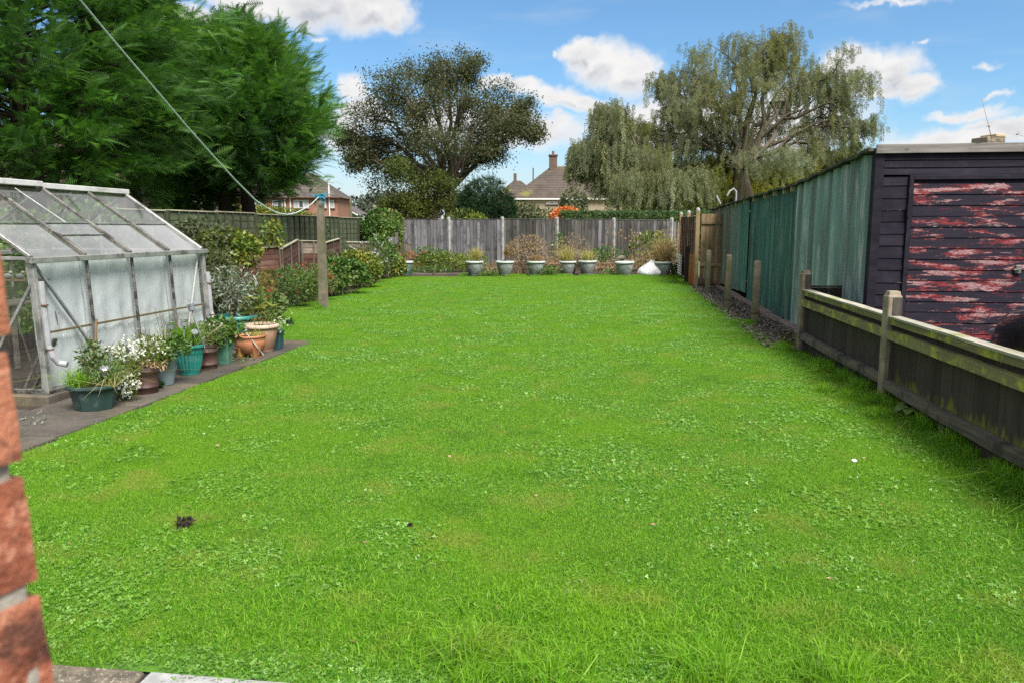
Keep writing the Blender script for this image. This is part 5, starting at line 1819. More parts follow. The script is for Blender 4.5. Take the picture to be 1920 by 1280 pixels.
for i in range(npan + 1):
    a_ = gl0 + i * step_
    q = xy(a_, -8.58)
    tall = i == 8
    t_ = thing('fence_post', ['timber post behind the greenhouse roof at the near end of the green fence', 'dark timber post of the green fence near the greenhouse roof', 'dark timber post of the green fence left of the leafy shrub', 'dark timber post of the green fence above the leafy shrub',
                              'dark timber post at the gap in the green fence', 'dark timber post of the green fence left of the washing line post', 'dark timber post of the green fence hidden behind the washing line post', 'slim dark post of the green fence among close battens',
                              'tall grey post with ball cap standing in the green fence', 'dark post of the green fence behind the climbing shrub', 'dark post where the green fence meets the grey one'][i], 'post', q, rzl, 'posts of the green fence')
    link('shaft', MB().box(-.045, .045, -.05, .05, 0, 2.12 if tall else 1.84, .005), M_POSTPLAIN if tall else M_GREENB, t_)
    if tall:
        link('cap', MB().lathe([(.05, 0), (.09, .02), (.09, .05), (.05, .07), (.075, .11), (.07, .16), (.02, .20)], 12, (0, 0, 2.12)).mesh('cap', True), M_POSTPLAIN, t_)

# low brown lap panels leaning about in the border
def brown(label, pa, pb, za, zb, Y0, Y1, nsl, pale=None, lean=0, nb_=3, mat=None):
    """panel with its top corners at the two pixels seen at those distances"""
    A_, B_ = at(*pa, Y0), at(*pb, Y1)
    d = Vector((B_.x - A_.x, B_.y - A_.y, 0))
    L = d.length
    tilt = -math.atan2(B_.z - A_.z, L)
    H_ = A_.z
    return lap_panel('brown_panel', label, 'fence panel', (A_.x, A_.y, 0), math.atan2(d.y, d.x), L, H_ - .04, nsl, mat or M_BROWN, M_BROWNB, M_PALECAP, nb_, 'low brown lap panels in the border', side=-1, lean=lean, tilt=tilt, barecols=pale, z0=.04)


brown('low dark brown lap panel half covered by the broad leafy shrub', (432, 468), (527, 462), 0, 0, 15.4, 16.2, 9)
brown('low brown lap panel rising to a peak, left of the washing line post', (527, 466), (558, 449), 0, 0, 16.3, 19.0, 9, None)
brown('low brown lap panel with pale patch behind the washing line post', (562, 451), (606, 452), 0, 0, 19.2, 20.2, 8, (6, 7))
brown('low brown lap panel rising to the right of the washing line post', (609, 455), (636, 447), 0, 0, 19.8, 22.0, 8, None)
brown('broken bleached lap panel with bare bowed slats by the climbing shrub', (644, 453), (697, 454), 0, 0, 22.6, 23.4, 7, (2, 3, 4, 5, 6), .10)

# ------------------------------------------------------------------ washing line post and line
cp = gnd(607, 580)
ptop = at(600, 357, cp.y).z
wp = thing('line_post', 'tall tapering concrete washing line post tied with blue cord on the lawn', 'post', cp, ROTG)
mb = MB()
w0, w1 = .07, .052
lx_ = at(600, 357, cp.y).x - at(607, 578, cp.y).x
vs = []
for z, w, c_ in ((-.1, w0, 0), (ptop - .10, w1, lx_ * .95), (ptop - .02, w1 * .8, lx_), (ptop, w1 * .45, lx_)):
    vs += [(c_ - w, -w, z), (c_ + w, -w, z), (c_ + w, w, z), (c_ - w, w, z)]
fs = [(3, 2, 1, 0), (12, 13, 14, 15)]
for i in range(3):
    for q in range(4):
        fs.append((i * 4 + q, i * 4 + (q + 1) % 4, (i + 1) * 4 + (q + 1) % 4, (i + 1) * 4 + q))
link('shaft', mb.add(vs, fs), M_POSTPLAIN, wp)
zk = at(597, 369, cp.y).z
wl = thing('washing_line', 'pale blue-green washing line sagging from the concrete post up past the conifers', 'washing line', (0, 0, 0))
LP = [(597, 370), (585, 382), (570, 392), (555, 399.5), (540, 402.5), (520, 400), (500, 390), (480, 377), (440, 337), (400, 293), (350, 237), (300, 178), (250, 120), (200, 61), (150, 0), (120, -38)]
hx_, hy_ = -1.7, 3.3
pts = []
for (px, py) in LP:
    d = ray(px, py)
    nx, ny = hy_ - cp.y, -(hx_ - cp.x)
    t_ = (nx * cp.x + ny * cp.y) / (nx * d[0] + ny * d[1])
    pts.append(Vector((d[0] * t_, d[1] * t_, CAMH + d[2] * t_)))
last = pts[-1] + (pts[-1] - pts[-2]).normalized() * 2.6
pts.append(last)
link('cord', MB().tube(pts, [.0075] * 8 + [.006, .0055, .0048, .0043, .004, .0038, .0036, .0036, .0036], 6), M_ROPE, wl)
kn = []
for k in range(70):
    a = k * .55
    kn.append((lx_ * .97 + math.cos(a) * (.078 + .01 * math.sin(k * 1.7)), math.sin(a) * .078, zk + .012 * math.sin(k * .37) + (k - 35) * .0009))
link('cord_knot', MB().tube(kn, .011, 5).tube([(lx_ - .06, -.07, zk), (lx_ - .14, -.08, zk + .03), (lx_ - .19, -.07, zk + .01)], .010, 5).tube([(lx_ + .06, -.07, zk), (lx_ + .12, -.09, zk - .05), (lx_ + .10, -.09, zk - .12), (lx_ + .02, -.1, zk - .10)], .011, 5).tube([(lx_, -.08, zk + .03), (lx_ + .12, -.07, zk + .05), (lx_ + .2, -.05, zk + .03)], .009, 5), M_BLUE, wp)

# ------------------------------------------------------------------ the row of grey urn planters
URN = [(757, 34, 518, 490, 'grey-green urn planter with spindly brown plant, leftmost and apart from the row'),
       (889, 35, 518, 490, 'grey urn planter with a tuft of yellow straw grass'),
       (947, 36, 518, 490, 'grey urn planter with a sprig of tan leaves and a bare stalk'),
       (1005, 36, 518, 490, 'grey urn planter before the widest mass of dead tan stems'),
       (1064, 36, 516, 490, 'grey urn planter with yellow grass, left of the close pair'),
       (1102, 36, 516, 489, 'grey urn planter with short straw, right of the close pair'),
       (1173, 37, 519, 491, 'tilted grey urn planter standing before the heap of old planks'),
       (1245, 37, 518, 491, 'grey urn planter with tall bushy dry grass beside the white sack')]
for i, (cx_, w_, yb_, yt_, lab) in enumerate(URN):
    p, r, h = sized(cx_ - w_ / 2, cx_ + w_ / 2, yb_, yt_)
    ta = bpy.data.objects.new('urn_planter', None)
    COL.objects.link(ta)
    tag(ta, lab, 'plant pot', 'grey urn planters along the end of the lawn')
    ta.location = p
    ta.rotation_euler[2] = g.uniform(-.5, .5)
    if i == 6:
        ta.rotation_euler[1] = -.035
    k_ = pot('urn', '', p, 'urn', r, h, M_URNG if i == 0 else M_URN, rim=M_URNRIM)
    for ch_ in list(k_.children):
        ch_.parent = ta
    bpy.data.objects.remove(k_)
    for s_ in range(6):
        a0_ = s_ * math.pi / 3
        arcp = []
        for q in range(9):
            t2 = q / 8
            an = a0_ + (t2 - .5) * .95
            zz = h * (.74 - .26 * math.sin(math.pi * t2))
            rr = r * (.66 + .16 * (zz / h - .12) / .43 if zz / h < .55 else .82 + .08 * (zz / h - .55) / .29)
            arcp.append((rr * math.cos(an), rr * math.sin(an), zz))
        link('swag', MB().tube(arcp, .009, 4), M_URNG if i == 0 else M_URN, ta)
    if i == 0:
        sm_, tips = stems_mesh(6, .14, .35, .75, .008, 200, .3, 6, 4)
        into(ta, 'dry_stem', sm_, M_TWIG, (0, 0, h * .9))
        local_cloud(ta, 'foliage', 260, (.05, 0, h + .28), (.3, .25, .26), M_RUSSET, .06, LEAF, seed=201)
    elif i == 1:
        into(ta, 'straw', tuft_mesh('straw', 420, .15, .3, .62, .010, .55, M_STRAW, 202), None, (.05, 0, h * .9), 'stuff')
    elif i == 2:
        sm_, tips = stems_mesh(4, .1, .25, .6, .008, 203, .4, 5, 2)
        into(ta, 'dry_stem', sm_, M_TWIG, (0, 0, h * .9))
        local_cloud(ta, 'foliage', 130, (.16, 0, h + .28), (.2, .15, .16), M_RUSSET, .07, LEAF, seed=204)
    elif i in (3, 4, 5):
        into(ta, 'straw', tuft_mesh('straw', 380, .2, .25, [0, 0, 0, .3, .7, .5][i], .010, .7, M_STRAW if i > 3 else M_DEAD, 205 + i), None, (0, 0, h * .9), 'stuff')
    elif i == 7:
        into(ta, 'dry_grass', tuft_mesh('dry_grass', 700, .24, .4, .95, .011, .6, M_DEAD, 215), None, (0, 0, h * .9), 'stuff')
        local_cloud(ta, 'foliage', 500, (-.1, 0, h + .35), (.38, .3, .35), M_SHRUBY, .07, NARROW, seed=216)

# dead and green plants between and behind them
BK = [(990, 506, 24.9, (.70, .4, .68), 1900, M_DEAD, .08, NARROW, 'tall mass of dead tan stems behind the fourth grey planter', 'dead plant'),
      (1030, 512, 25.2, (.35, .3, .34), 600, M_DEAD, .07, NARROW, 'low clump of dead tan stems right of the fourth grey planter', 'dead plant'),
      (965, 512, 25.2, (.3, .3, .25), 420, M_DEAD, .07, NARROW, 'low clump of dead tan stems left of the fourth grey planter', 'dead plant'),
      (1072, 508, 25.6, (.55, .35, .72), 1500, M_DEAD, .08, NARROW, 'tall dead tan plant behind the close pair of grey planters', 'dead plant'),
      (1130, 516, 25.6, (.5, .4, .22), 600, M_DEAD, .08, NARROW, 'low spread of brown dead stems before the old planks', 'dead plant'),
      (925, 514, 25.6, (.4, .3, .22), 400, M_DEAD, .07, NARROW, 'low brown dead clump between two grey planters', 'dead plant'),
      (1205, 513, 25.8, (.55, .4, .38), 800, M_DEAD, .08, NARROW, 'brown dead stems behind the white sack', 'dead plant'),
      (1222, 500, 27.0, (.75, .5, .72), 1300, M_SHRUBY, .11, LEAF, 'yellow-green bramble with bright leaves behind the white sack', 'shrub'),
      (1255, 500, 26.6, (.6, .5, .80), 1500, M_DEAD, .10, NARROW, 'tall dry brown weeds by the lap fence corner', 'dead plant'),
      (1140, 486, 29.0, (.75, .5, .42), 800, M_SHRUB, .10, LEAF, 'green weed clump at the foot of the grey fence behind the planks', 'weed'),
      (835, 508, 27.2, (1.0, .5, .36), 1600, M_SHRUBY, .09, LEAF, 'bright green weeds in front of the grey fence, left bed', 'weed'),
      (880, 508, 28.0, (.8, .5, .33), 900, M_SHRUBY, .09, LEAF, 'pale green weeds behind the second grey planter', 'weed'),
      (800, 500, 29.8, (.9, .5, .40), 900, M_SHRUB, .09, LEAF, 'dark green weeds between the brick stack and the fence', 'weed'),
      (1145, 524, 24.8, (.3, .2, .10), 160, M_SHRUB, .07, LEAF, 'small leafy weed right of the close pair of planters', 'weed'),
      (1270, 512, 25.0, (.4, .3, .3), 500, M_SHRUB, .09, LEAF, 'ivy-like weeds right of the last grey planter', 'weed'),
      (1032, 520, 24.6, (.45, .22, .15), 360, M_SHRUB, .08, LEAF, 'low green leaves at the foot of the fourth grey planter', 'weed'),
      (915, 519, 24.6, (.4, .2, .12), 260, M_SHRUB, .07, LEAF, 'low green leaves right of the second grey planter', 'weed'),
      (800, 513, 25.6, (.9, .25, .13), 600, M_SHRUB, .07, LEAF, 'row of low leafy seedlings beside the stone edging', 'weed'),
      (1047, 480, 30.5, (.22, .2, .7), 260, M_SHRUB, .12, LEAF, 'ivy climbing the grey fence by the middle post', 'climber')]
for i, (px, py, Y, rad, n, mt, sz, tm, lab, cat) in enumerate(BK):
    q = at(px, py, Y)
    bush({'dead plant': 'dead_plant', 'weed': 'weed_clump', 'shrub': 'bramble', 'climber': 'ivy'}[cat], lab, cat, (q.x, q.y, 0), rad, int(n * 1.25), mt, sz, tm, seed=300 + i, stem=M_TWIG, cz=rad[2] * .8)
for (px, Y, lab) in ((1186, 26.5, 'single tall dry stalk with seed head behind the tilted planter'), (1196, 26.8, 'leaning dry stalk right of the tall seed head'), (1150, 27, 'thin dead stalk before the fourth fence post')):
    q = at(px, 490, Y)
    st_, tips = stems_mesh(3, .15, .7, 1.15, .010, px, .22, 6, 2)
    t_ = thing('dead_stalk', lab, 'dead plant', (q.x, q.y, .2))
    link('stalk', st_, M_DEAD, t_)
    b_ = link('seed_head', blossoms('seed_head', tips, .05, M_DEAD, px), None, t_)
    b_['kind'] = 'stuff'

# old planks, bricks, sack, edging, clods
q = gnd(1150, 507)
for i, (x0, x1, y0, z, rot, lab) in enumerate([(-.65, .75, .4, .20, .03, 'long dark plank across the top of the old plank heap'), (-.6, .7, .1, .05, -.05, 'lowest dark plank at the front of the old plank heap'), (-.2, .9, .9, .26, .12, 'dark plank at the back of the old plank heap'), (.1, 1.3, .6, .30, -.18, 'slanting plank on the right of the old plank heap')]):
    t_ = thing('old_plank', lab, 'plank', (q.x, q.y + y0, 0), rot, 'old planks heaped before the grey fence')
    link('plank', MB().box(x0, x1, -.08, .08, z, z + .055, .006), M_RAILOLD, t_)
t_ = thing('timber_peg', 'short pale upright peg at the left end of the plank heap', 'peg', (q.x - .62, q.y - .02, 0))
link('peg', MB().box(-.04, .04, -.03, .03, 0, .46, .004), M_PALE, t_)
t_ = thing('terracotta_trough', 'broken terracotta trough with white edge left of the plank heap', 'plant pot', (q.x - .95, q.y + .25, 0))
link('wall', MB().box(-.28, .28, -.14, .14, 0, .26, .02), M_TERRA, t_)
link('edge', MB().box(-.30, .30, -.16, .16, .262, .29, .01), M_WHITE, t_)
soil_heap = tag(link('soil_heap', leaf_cloud('soil_heap', 1500, (0, 0, .05), (1.3, .8, .22), M_TWIG, .09, LEAF, 30, seed=77), None, None, (q.x + .3, q.y + .8, 0)), kind='stuff')
t_ = thing('stone_ornament', 'small grey mushroom-shaped stone ornament on the plank heap', 'ornament', (at(1166, 478, 27.5).x, 27.5, .3))
link('stem', MB().lathe([(.08, 0), (.06, .12)], 10), M_STONE, t_)
link('cap', MB().lathe([(.02, .13), (.2, .14), (.15, .2), (.05, .25)], 14), M_POSTPLAIN, t_)
# sack
q = gnd(1222, 518)
mb = MB()


def sackfn(u, v):
    a = u * 2 * math.pi
    zz = [0, .03, .14, .26, .35, .42, .45, .50][min(7, int(v * 7 + .5))]
    rr = [.33, .40, .41, .33, .20, .10, .08, .11][min(7, int(v * 7 + .5))]
    k = mnoise.noise(Vector((math.cos(a) * 2, math.sin(a) * 2, zz * 6))) * .06
    return (math.cos(a) * (rr + k) * 1.05 + zz * .12, math.sin(a) * (rr + k) * .7, zz + k * .3)


mb.grid(sackfn, 28, 7)
sk = thing('white_sack', 'white plastic sack slumped against the last grey planter', 'sack', (q.x, q.y + .25, 0))
o = link('bag', mb.mesh('bag', True), M_SACK, sk)
sm = o.modifiers.new('s', 'SUBSURF'); sm.levels = 1; sm.render_levels = 1
# brick stack
q = at(783, 490, 29.5)
bs = 0
for c_ in range(6):
    for k in range(3):
        if c_ == 5 and k == 1:
            continue
        t_ = thing('old_brick', 'worn reddish brick, %s of the %s course in the small stack by the fence' % (['left end', 'middle', 'right end'][k], ['bottom', 'second', 'third', 'fourth', 'fifth', 'top'][c_]), 'brick', (q.x + (k - 1) * .235 + g.uniform(-.02, .02), 29.5 + g.uniform(-.03, .03), c_ * .108), g.uniform(-.12, .12), 'bricks in the small garden stack')
        link('block', MB().box(-.112, .112, -.07, .07, .0, .1, .008), M_OLDBRICK, t_)
# stone edging of the back bed
for i, (px0, px1, py, Y) in enumerate(((762, 812, 517, 25.3), (814, 868, 518, 25.2), (868, 915, 519, 25.1), (770, 830, 507, 27.3), (832, 880, 508, 27.2))):
    A_, B_ = at(px0, py, Y), at(px1, py, Y)
    t_ = thing('edging_slab', ['grey edging slab beside the leftmost planter', 'grey edging slab in the middle of the front edge', 'grey edging slab under the second planter', 'grey slab behind the seedlings on the left', 'grey slab behind the seedlings on the right'][i], 'slab', (A_.x, Y, 0), 0, 'edging slabs of the back bed')
    link('slab', MB().box(0, B_.x - A_.x - .03, -.12, .25, -.03, .035, .008), M_SLAB, t_)

# things on the lawn
for (px, py, s, lab) in ((345, 991, .032, 'dark brown clod of earth on the near left of the lawn'), (770, 990, .015, 'small dark clod of earth on the middle of the lawn'), (545, 610, .05, 'small dark leaf clump on the lawn right of the pots')):
    t_ = thing('earth_clod', lab, 'clod', gnd(px, py), 0)
    o_ = link('clod', leaf_cloud('clod', 90, (0, 0, s * .9), (s, s * .8, s * .6), M_CONIFD if px == 545 else M_TWIG, s * .9, seed=px), M_DIRT, t_)
    if px != 545:
        o_.data.materials.clear(); o_.data.materials.append(M_DIRT)
t_ = thing('white_pebble', 'small white pebble in the grass near the right fence', 'pebble', gnd(1601, 868))
link('pebble', MB().lathe([(.008, .006), (.016, .012), (.018, .02), (.009, .028)], 10, sx=1.1).mesh('pebble', True), M_WHITE, t_)
q = gnd(1715, 788)
t_ = thing('dock_weed', 'broad-leaved dock weed at the foot of the low fence', 'weed', q)
for k in range(6):
    a = 2.2 + k * .55
    L = g.uniform(.13, .22)
    d = Vector((math.cos(a), math.sin(a), 0))
    s = Vector((-d.y, d.x, 0))
    vs = []
    for u, w, z in ((0, .01, .03), (.3, .05, .10), (.6, .06, .12), (.85, .035, .09), (1, .004, .06)):
        vs += [d * L * u + s * w + Vector((0, 0, z + .015)), d * L * u + Vector((0, 0, z)), d * L * u - s * w + Vector((0, 0, z + .015))]
    fs = []
    for i in range(4):
        for j in range(2):
            fs.append((i * 3 + j, i * 3 + j + 1, i * 3 + j + 4, i * 3 + j + 3))
    me = MB().add(vs, fs).mesh('leaf', True)
    at_ = me.attributes.new('tint', 'FLOAT', 'POINT')
    at_.data.foreach_set('value', [.5 + .07 * k] * len(vs))
    link('leaf', me, M_SHRUB, t_)
q = gnd(1752, 822)
t_ = thing('dry_stalk', 'single pale dry stalk against the low fence near the dock weed', 'weed', q + Vector((.03, 0, 0)))
link('stalk', MB().tube([(0, 0, 0), (.005, 0, .16), (.0, -.01, .26), (-.04, -.02, .31)], .004, 5), M_PALE, t_)

# ------------------------------------------------------------------ planted border on the left
BORDER = [  # px, y of the foot, distance, radii, leaves, material, size, template, flowers, label
    (428, 520, 13.4, (.52, .5, .34), 2200, M_SHRUBY, .085, LEAF, None, 'broad leafy yellow-green shrub spreading over the brown panel beside the greenhouse', 1.10),
    (506, 480, 16.2, (.26, .3, .30), 240, M_SHRUBY, .10, LEAF, None, 'upright yellowing shoots above the peak of the brown panel', 1.35),
    (402, 560, 10.9, (.24, .3, .42), 1300, M_GREY_SH, .10, NARROW, None, 'tall grey-green leafy bush against the greenhouse end', .75),
    (428, 575, 11.2, (.30, .3, .34), 1100, M_GREY_SH, .08, NARROW, (M_REDFL, 5, .05), 'grey-green bush with a few red flower heads behind the silver bush', .5),
    (470, 575, 12.6, (.50, .45, .26), 1500, M_VALER, .075, LEAF, (M_REDFL, 12, .04), 'pinkish valerian clump with red flowers nearest the pots', .26),
    (532, 572, 14.6, (.58, .5, .36), 2200, M_SHRUB, .08, NARROW, (M_REDFL, 8, .04), 'dark green bushy valerian left of the washing line post', .34),
    (572, 562, 15.9, (.60, .5, .38), 2000, M_VALER, .08, NARROW, (M_REDFL, 20, .045), 'russet valerian with many red flower heads just left of the washing line post', .36),
    (640, 548, 17.6, (.60, .5, .40), 2000, M_SHRUB, .09, LEAF, (M_REDFL, 3, .04), 'glossy green bush right of the washing line post', .38),
    (672, 538, 19.6, (.55, .5, .40), 1600, M_SHRUBY, .09, LEAF, None, 'yellow-green bush in the middle of the border', .5),
    (690, 528, 21.3, (.55, .5, .55), 1500, M_GREY_SH, .08, NARROW, (M_LILAC, 15, .05), 'bush with lilac-grey flower spikes near the leftmost planter', .55),
    (715, 524, 23.0, (.45, .45, .55), 1000, M_SHRUB, .09, LEAF, (M_LILAC, 12, .05), 'taller lilac-grey flowering bush before the climbing shrub', .7),
    (735, 520, 24.0, (.42, .35, .35), 800, M_SHRUBY, .09, LEAF, None, 'low bright green plant left of the leftmost planter', .3),
    (716, 505, 26.5, (.62, .5, .85), 3000, M_SHRUB, .11, LEAF, None, 'tall dense climbing shrub against the far corner of the green fence', 1.2),
    (730, 480, 27.0, (.5, .4, .45), 1000, M_SHRUBY, .11, LEAF, None, 'yellowing top growth of the climber at the fence corner', 1.62),
    (622, 510, 19.4, (.30, .3, .28), 350, M_GREY_SH, .09, LEAF, None, 'grey-green shrub before the pale patched brown panel', .62),
    (655, 505, 22.3, (.4, .3, .35), 500, M_GREY_SH, .09, LEAF, None, 'dusky shrub in front of the broken bleached panel', .6),
    (455, 545, 13.6, (.5, .4, .35), 800, M_RUSSET, .08, NARROW, None, 'russet feathery fern-like plant below the leafy shrub', .5),
    (150, 470, 10.6, (.9, .8, .75), 2600, M_SHRUB, .10, LEAF, None, 'dark green laurel bush behind the greenhouse', 1.0),
    (30, 470, 9.6, (.8, .8, .7), 2000, M_SHRUB, .10, LEAF, None, 'green bush seen through the greenhouse gable glass', .95),
    (385, 440, 13.0, (.45, .3, .36), 420, M_GREY_SH, .09, LEAF, None, 'straggling briar over the green fence beside the greenhouse roof', 1.35),
    (600, 420, 23.4, (.22, .2, .5), 260, M_GREY_SH, .10, LEAF, None, 'thin creeper hanging on the green fence right of the gap', 1.25)]
for i, (px, py, Y, rad, n, mt, sz, tm, fl_, lab, cz) in enumerate(BORDER):
    q = at(px, py, Y)
    bush('border_shrub' if 'creeper' not in lab else 'creeper', lab, 'shrub', (q.x, q.y, 0), rad, int(n * 1.5), mt, sz, tm, fl_, 'plants of the left border', seed=400 + i, cz=cz)
bt = thing('bird_table', 'old grey wooden bird table post with a twig arm by the leftmost planter', 'bird table', (at(745, 505, 26).x, 26, 0))
link('post', MB().box(-.05, .05, -.05, .05, 0, 1.35, .006), M_RAILOLD, bt)
link('box', MB().box(-.28, .02, -.12, .12, .95, 1.2, .01), M_GREY, bt)
link('arm', MB().tube([(0, 0, 1.3), (.1, 0, 1.5), (.4, 0, 1.42)], .012, 5).tube([(0, 0, .9), (.3, 0, 1.0), (.55, 0, .95)], .012, 5), M_RAILOLD, bt)

# ------------------------------------------------------------------ houses beyond
def hip_roof(x0, x1, y0, y1, ze, zr, inset, courses, hip=(True, True), over=.35):
    """tiled roof as stepped courses; ridge along x"""
    mb = MB()
    x0, x1, y0, y1 = x0 - over, x1 + over, y0 - over, y1 + over
    ym = (y0 + y1) / 2
    h0 = inset if hip[0] else 0
    h1 = inset if hip[1] else 0
    for k in range(courses):
        t0, t1 = k / courses, (k + 1) / courses
        st = (zr - ze) / courses * .28
        def ringpt(t, dz):
            z = ze + (zr - ze) * t + dz
            return [(x0 + h0 * t, y0 + (ym - y0) * t, z), (x1 - h1 * t, y0 + (ym - y0) * t, z), (x1 - h1 * t, y1 + (ym - y1) * t, z), (x0 + h0 * t, y1 + (ym - y1) * t, z)]
        a = ringpt(t0, st)
        b = ringpt(t1, 0)
        c = ringpt(t0, 0)
        mb.add(a + b + c, [(0, 1, 5, 4), (1, 2, 6, 5), (2, 3, 7, 6), (3, 0, 4, 7), (8, 9, 1, 0), (9, 10, 2, 1), (10, 11, 3, 2), (11, 8, 0, 3)])
    return mb


def window(parent, x0, x1, z0, z1, y, npane=2, mat=None, blind=True, openp=None):
    w = link('window', MB().box(x0 - .0, x1, y - .02, y + .03, z0, z1), mat or M_WHITE, parent)
    fw = .07
    for k in range(npane):
        a = x0 + (x1 - x0) * k / npane + fw
        b = x0 + (x1 - x0) * (k + 1) / npane - fw
        link('pane', MB().box(a, b, y - .05, y - .023, z0 + fw, z1 - fw), M_DKGLASS if (openp == k or not blind) else M_CURTAIN if (k % 2 == 0 and blind) else M_DKGLASS, w)
        link('frame', MB().box(a - .05, a, y - .075, y - .021, z0 + .02, z1 - .02).box(b, b + .05, y - .075, y - .021, z0 + .02, z1 - .02).box(a, b, y - .075, y - .021, z0 + .02, z0 + fw).box(a, b, y - .075, y - .021, z1 - fw, z1 - .02), M_WHITE, w)
    link('sill', MB().box(x0 - .08, x1 + .08, y - .14, y - .022, z0 - .10, z0 - .003, .01), M_KERB, w)
    return w


# semi-detached brick house, left of centre
D1 = 90
xL, xR = at(372, 390, D1).x, at(633, 390, D1).x
zE = at(600, 371, D1).z
h1_ = thing('brick_house', 'red brick semi-detached house with white windows seen over the green fence', 'house', (0, D1, 0))
link('wall', MB().box(xL, xR, 0, 8, 0, zE), M_WALLB, h1_)
rf_ = link('roof', hip_roof(xL, xR, 0, 8, zE, zE + 3.0, 4.2, 16), M_TILE2, h1_)
link('gutter', MB().box(xL - .4, xR + .4, -.48, -.36, zE - .08, zE + .06, .02), M_BROWN, h1_)
for (a, b, n_, op) in ((429, 440, 1, None), (470, 490, 2, None), (511, 530, 2, None), (551, 579, 3, 1), (604, 612, 1, None), (620, 627, 1, None)):
    window(h1_, at(a, 390, D1).x, at(b, 390, D1).x, at(500, 390.5, D1).z, at(500, 373, D1).z - .15, 0, n_, openp=op)
for a in (535, 545, 618):
    X = at(a, 390, D1).x
    link('drainpipe', MB().tube([(X, -.08, 0), (X, -.08, zE if a != 618 else zE + 2.0)], .08, 6), M_WHITE, h1_)
    # lower windows stand below the fence line but belong to the house
window(h1_, xL + 1.5, xL + 3.5, 1.0, 2.3, 0)
window(h1_, xR - 4.5, xR - 2.3, 1.0, 2.3, 0)
link('chimney', MB().box(xL + 7, xL + 8.2, 3.4, 4.4, zE + 2.2, zE + 4.4, .02), M_WALLB, rf_)

# house with the large tiled roof, centre
D2 = 88
xl, xr = at(985, 380, D2).x, at(1220, 380, D2).x
zE = at(1000, 373, D2).z
zR = at(1050, 305, D2).z
h2_ = thing('tiled_house', 'tan house with big mossy brown tiled hip roof and tall chimney behind the willow', 'house', (0, D2, 0))
link('wall', MB().box(xl, xr, 0, 10.5, 0, zE), M_TANB, h2_)
rf_ = link('roof', hip_roof(xl - 1.6, xr, 0, 10.5, zE, zR, 5.0, 19, over=.2), M_TILE, h2_)
link('gutter', MB().box(xl - 1.7, xr + .2, -.36, -.22, zE - .14, zE + .02, .02), M_WHITE, h2_)
c0, c1 = at(1034, 300, D2), at(1049, 300, D2)
chm = link('chimney', MB().box(c0.x, c1.x, 4.4, 5.5, zR - .6, zR + 1.1, .03).box(c0.x - .09, c1.x + .09, 4.3, 5.6, zR + 1.1, zR + 1.28, .03), M_CHIM, rf_)
link('chimney_pot', MB().lathe([(.16, 0), (.13, .45)], 10, ((c0.x + c1.x) / 2, 4.95, zR + 1.28)), M_OLDBRICK, rf_)
link('roof_vent', MB().tube([(at(1001, 320, D2).x, 2.9, zE + 2.0), (at(1001, 320, D2).x, 2.9, zE + 3.6)], .07, 6), M_PBLACK, rf_)
window(h2_, at(1024, 380, D2).x, at(1046, 380, D2).x, at(1030, 383, D2).z, at(1030, 374.5, D2).z - .25, 0, 3)
window(h2_, xl + 1.0, xl + 2.6, 1.0, 2.2, 0, 2)
# another roof behind it
D3 = 125
h3_ = thing('distant_house', 'distant house whose ridge and small chimney show left of the big tiled roof', 'house', (0, D3, 0))
xl, xr = at(930, 350, D3).x, at(1010, 350, D3).x
zR = at(965, 336, D3).z
link('wall', MB().box(xl, xr, 0, 9, 0, zR - 2.8), M_WALLB, h3_)
rf_ = link('roof', hip_roof(xl, xr, 0, 9, zR - 2.8, zR, 3.2, 10), M_TILE, h3_)
link('chimney', MB().box(at(963, 330, D3).x, at(969, 330, D3).x, 4, 4.9, zR - .3, at(965, 322, D3).z, .02), M_CHIM, rf_)
# pale green bungalow with white bargeboards
D4 = 100
bgl = thing('green_bungalow', 'pale green rendered bungalow gable with white bargeboard right of the brick house', 'house', (0, D4, 0))
a, b = at(636, 400, D4), at(663, 400, D4)
zt = at(640, 387, D4).z
zl = at(668, 401, D4).z
link('wall', MB().box(a.x - 4, a.x + 1.6, .3, 8, 0, zl - .1).add([(a.x - 4, .29, zl - .1), (a.x + 1.6, .29, zl - .1), (a.x - 1.2, .29, zt + .3)], [(0, 1, 2)]), M_RENDER, bgl)
link('bargeboard', MB().bar((a.x - 1.2, .0, zt + .75), (a.x + 2.4, .0, zl - .15), .06, .24), M_WHITE, bgl)
link('roof', MB().add([(a.x - 1.2, -.1, zt + .9), (a.x + 2.5, -.1, zl), (a.x + 2.5, 8, zl), (a.x - 1.2, 8, zt + .9), (a.x - 4.9, -.1, zl), (a.x - 4.9, 8, zl)], [(0, 1, 2, 3), (0, 3, 5, 4)]), M_TILE2, bgl)
# low brown roofs farther right
D5 = 70
lbr = thing('low_brown_house', 'low house with plain brown roofs before the far wood', 'house', (0, D5, 0))
xl, xr = at(702, 400, D5).x, at(765, 400, D5).x
link('wall', MB().box(xl, xr, 0, 7, 0, 2.35), M_WALLB, lbr)
link('roof', hip_roof(xl, xr, 0, 7, 2.35, at(730, 391, D5).z, 2.5, 9), M_BRNROOF, lbr)
link('porch_roof', MB().add([(xl - .6, -2.2, 2.1), (xl + 2.6, -2.2, 2.1), (xl + 1.0, -2.2, 2.95), (xl - .6, 1, 2.1), (xl + 2.6, 1, 2.1), (xl + 1.0, 1, 2.95)], [(0, 1, 2), (0, 2, 5, 3), (1, 4, 5, 2)]), M_BRNROOF, lbr)
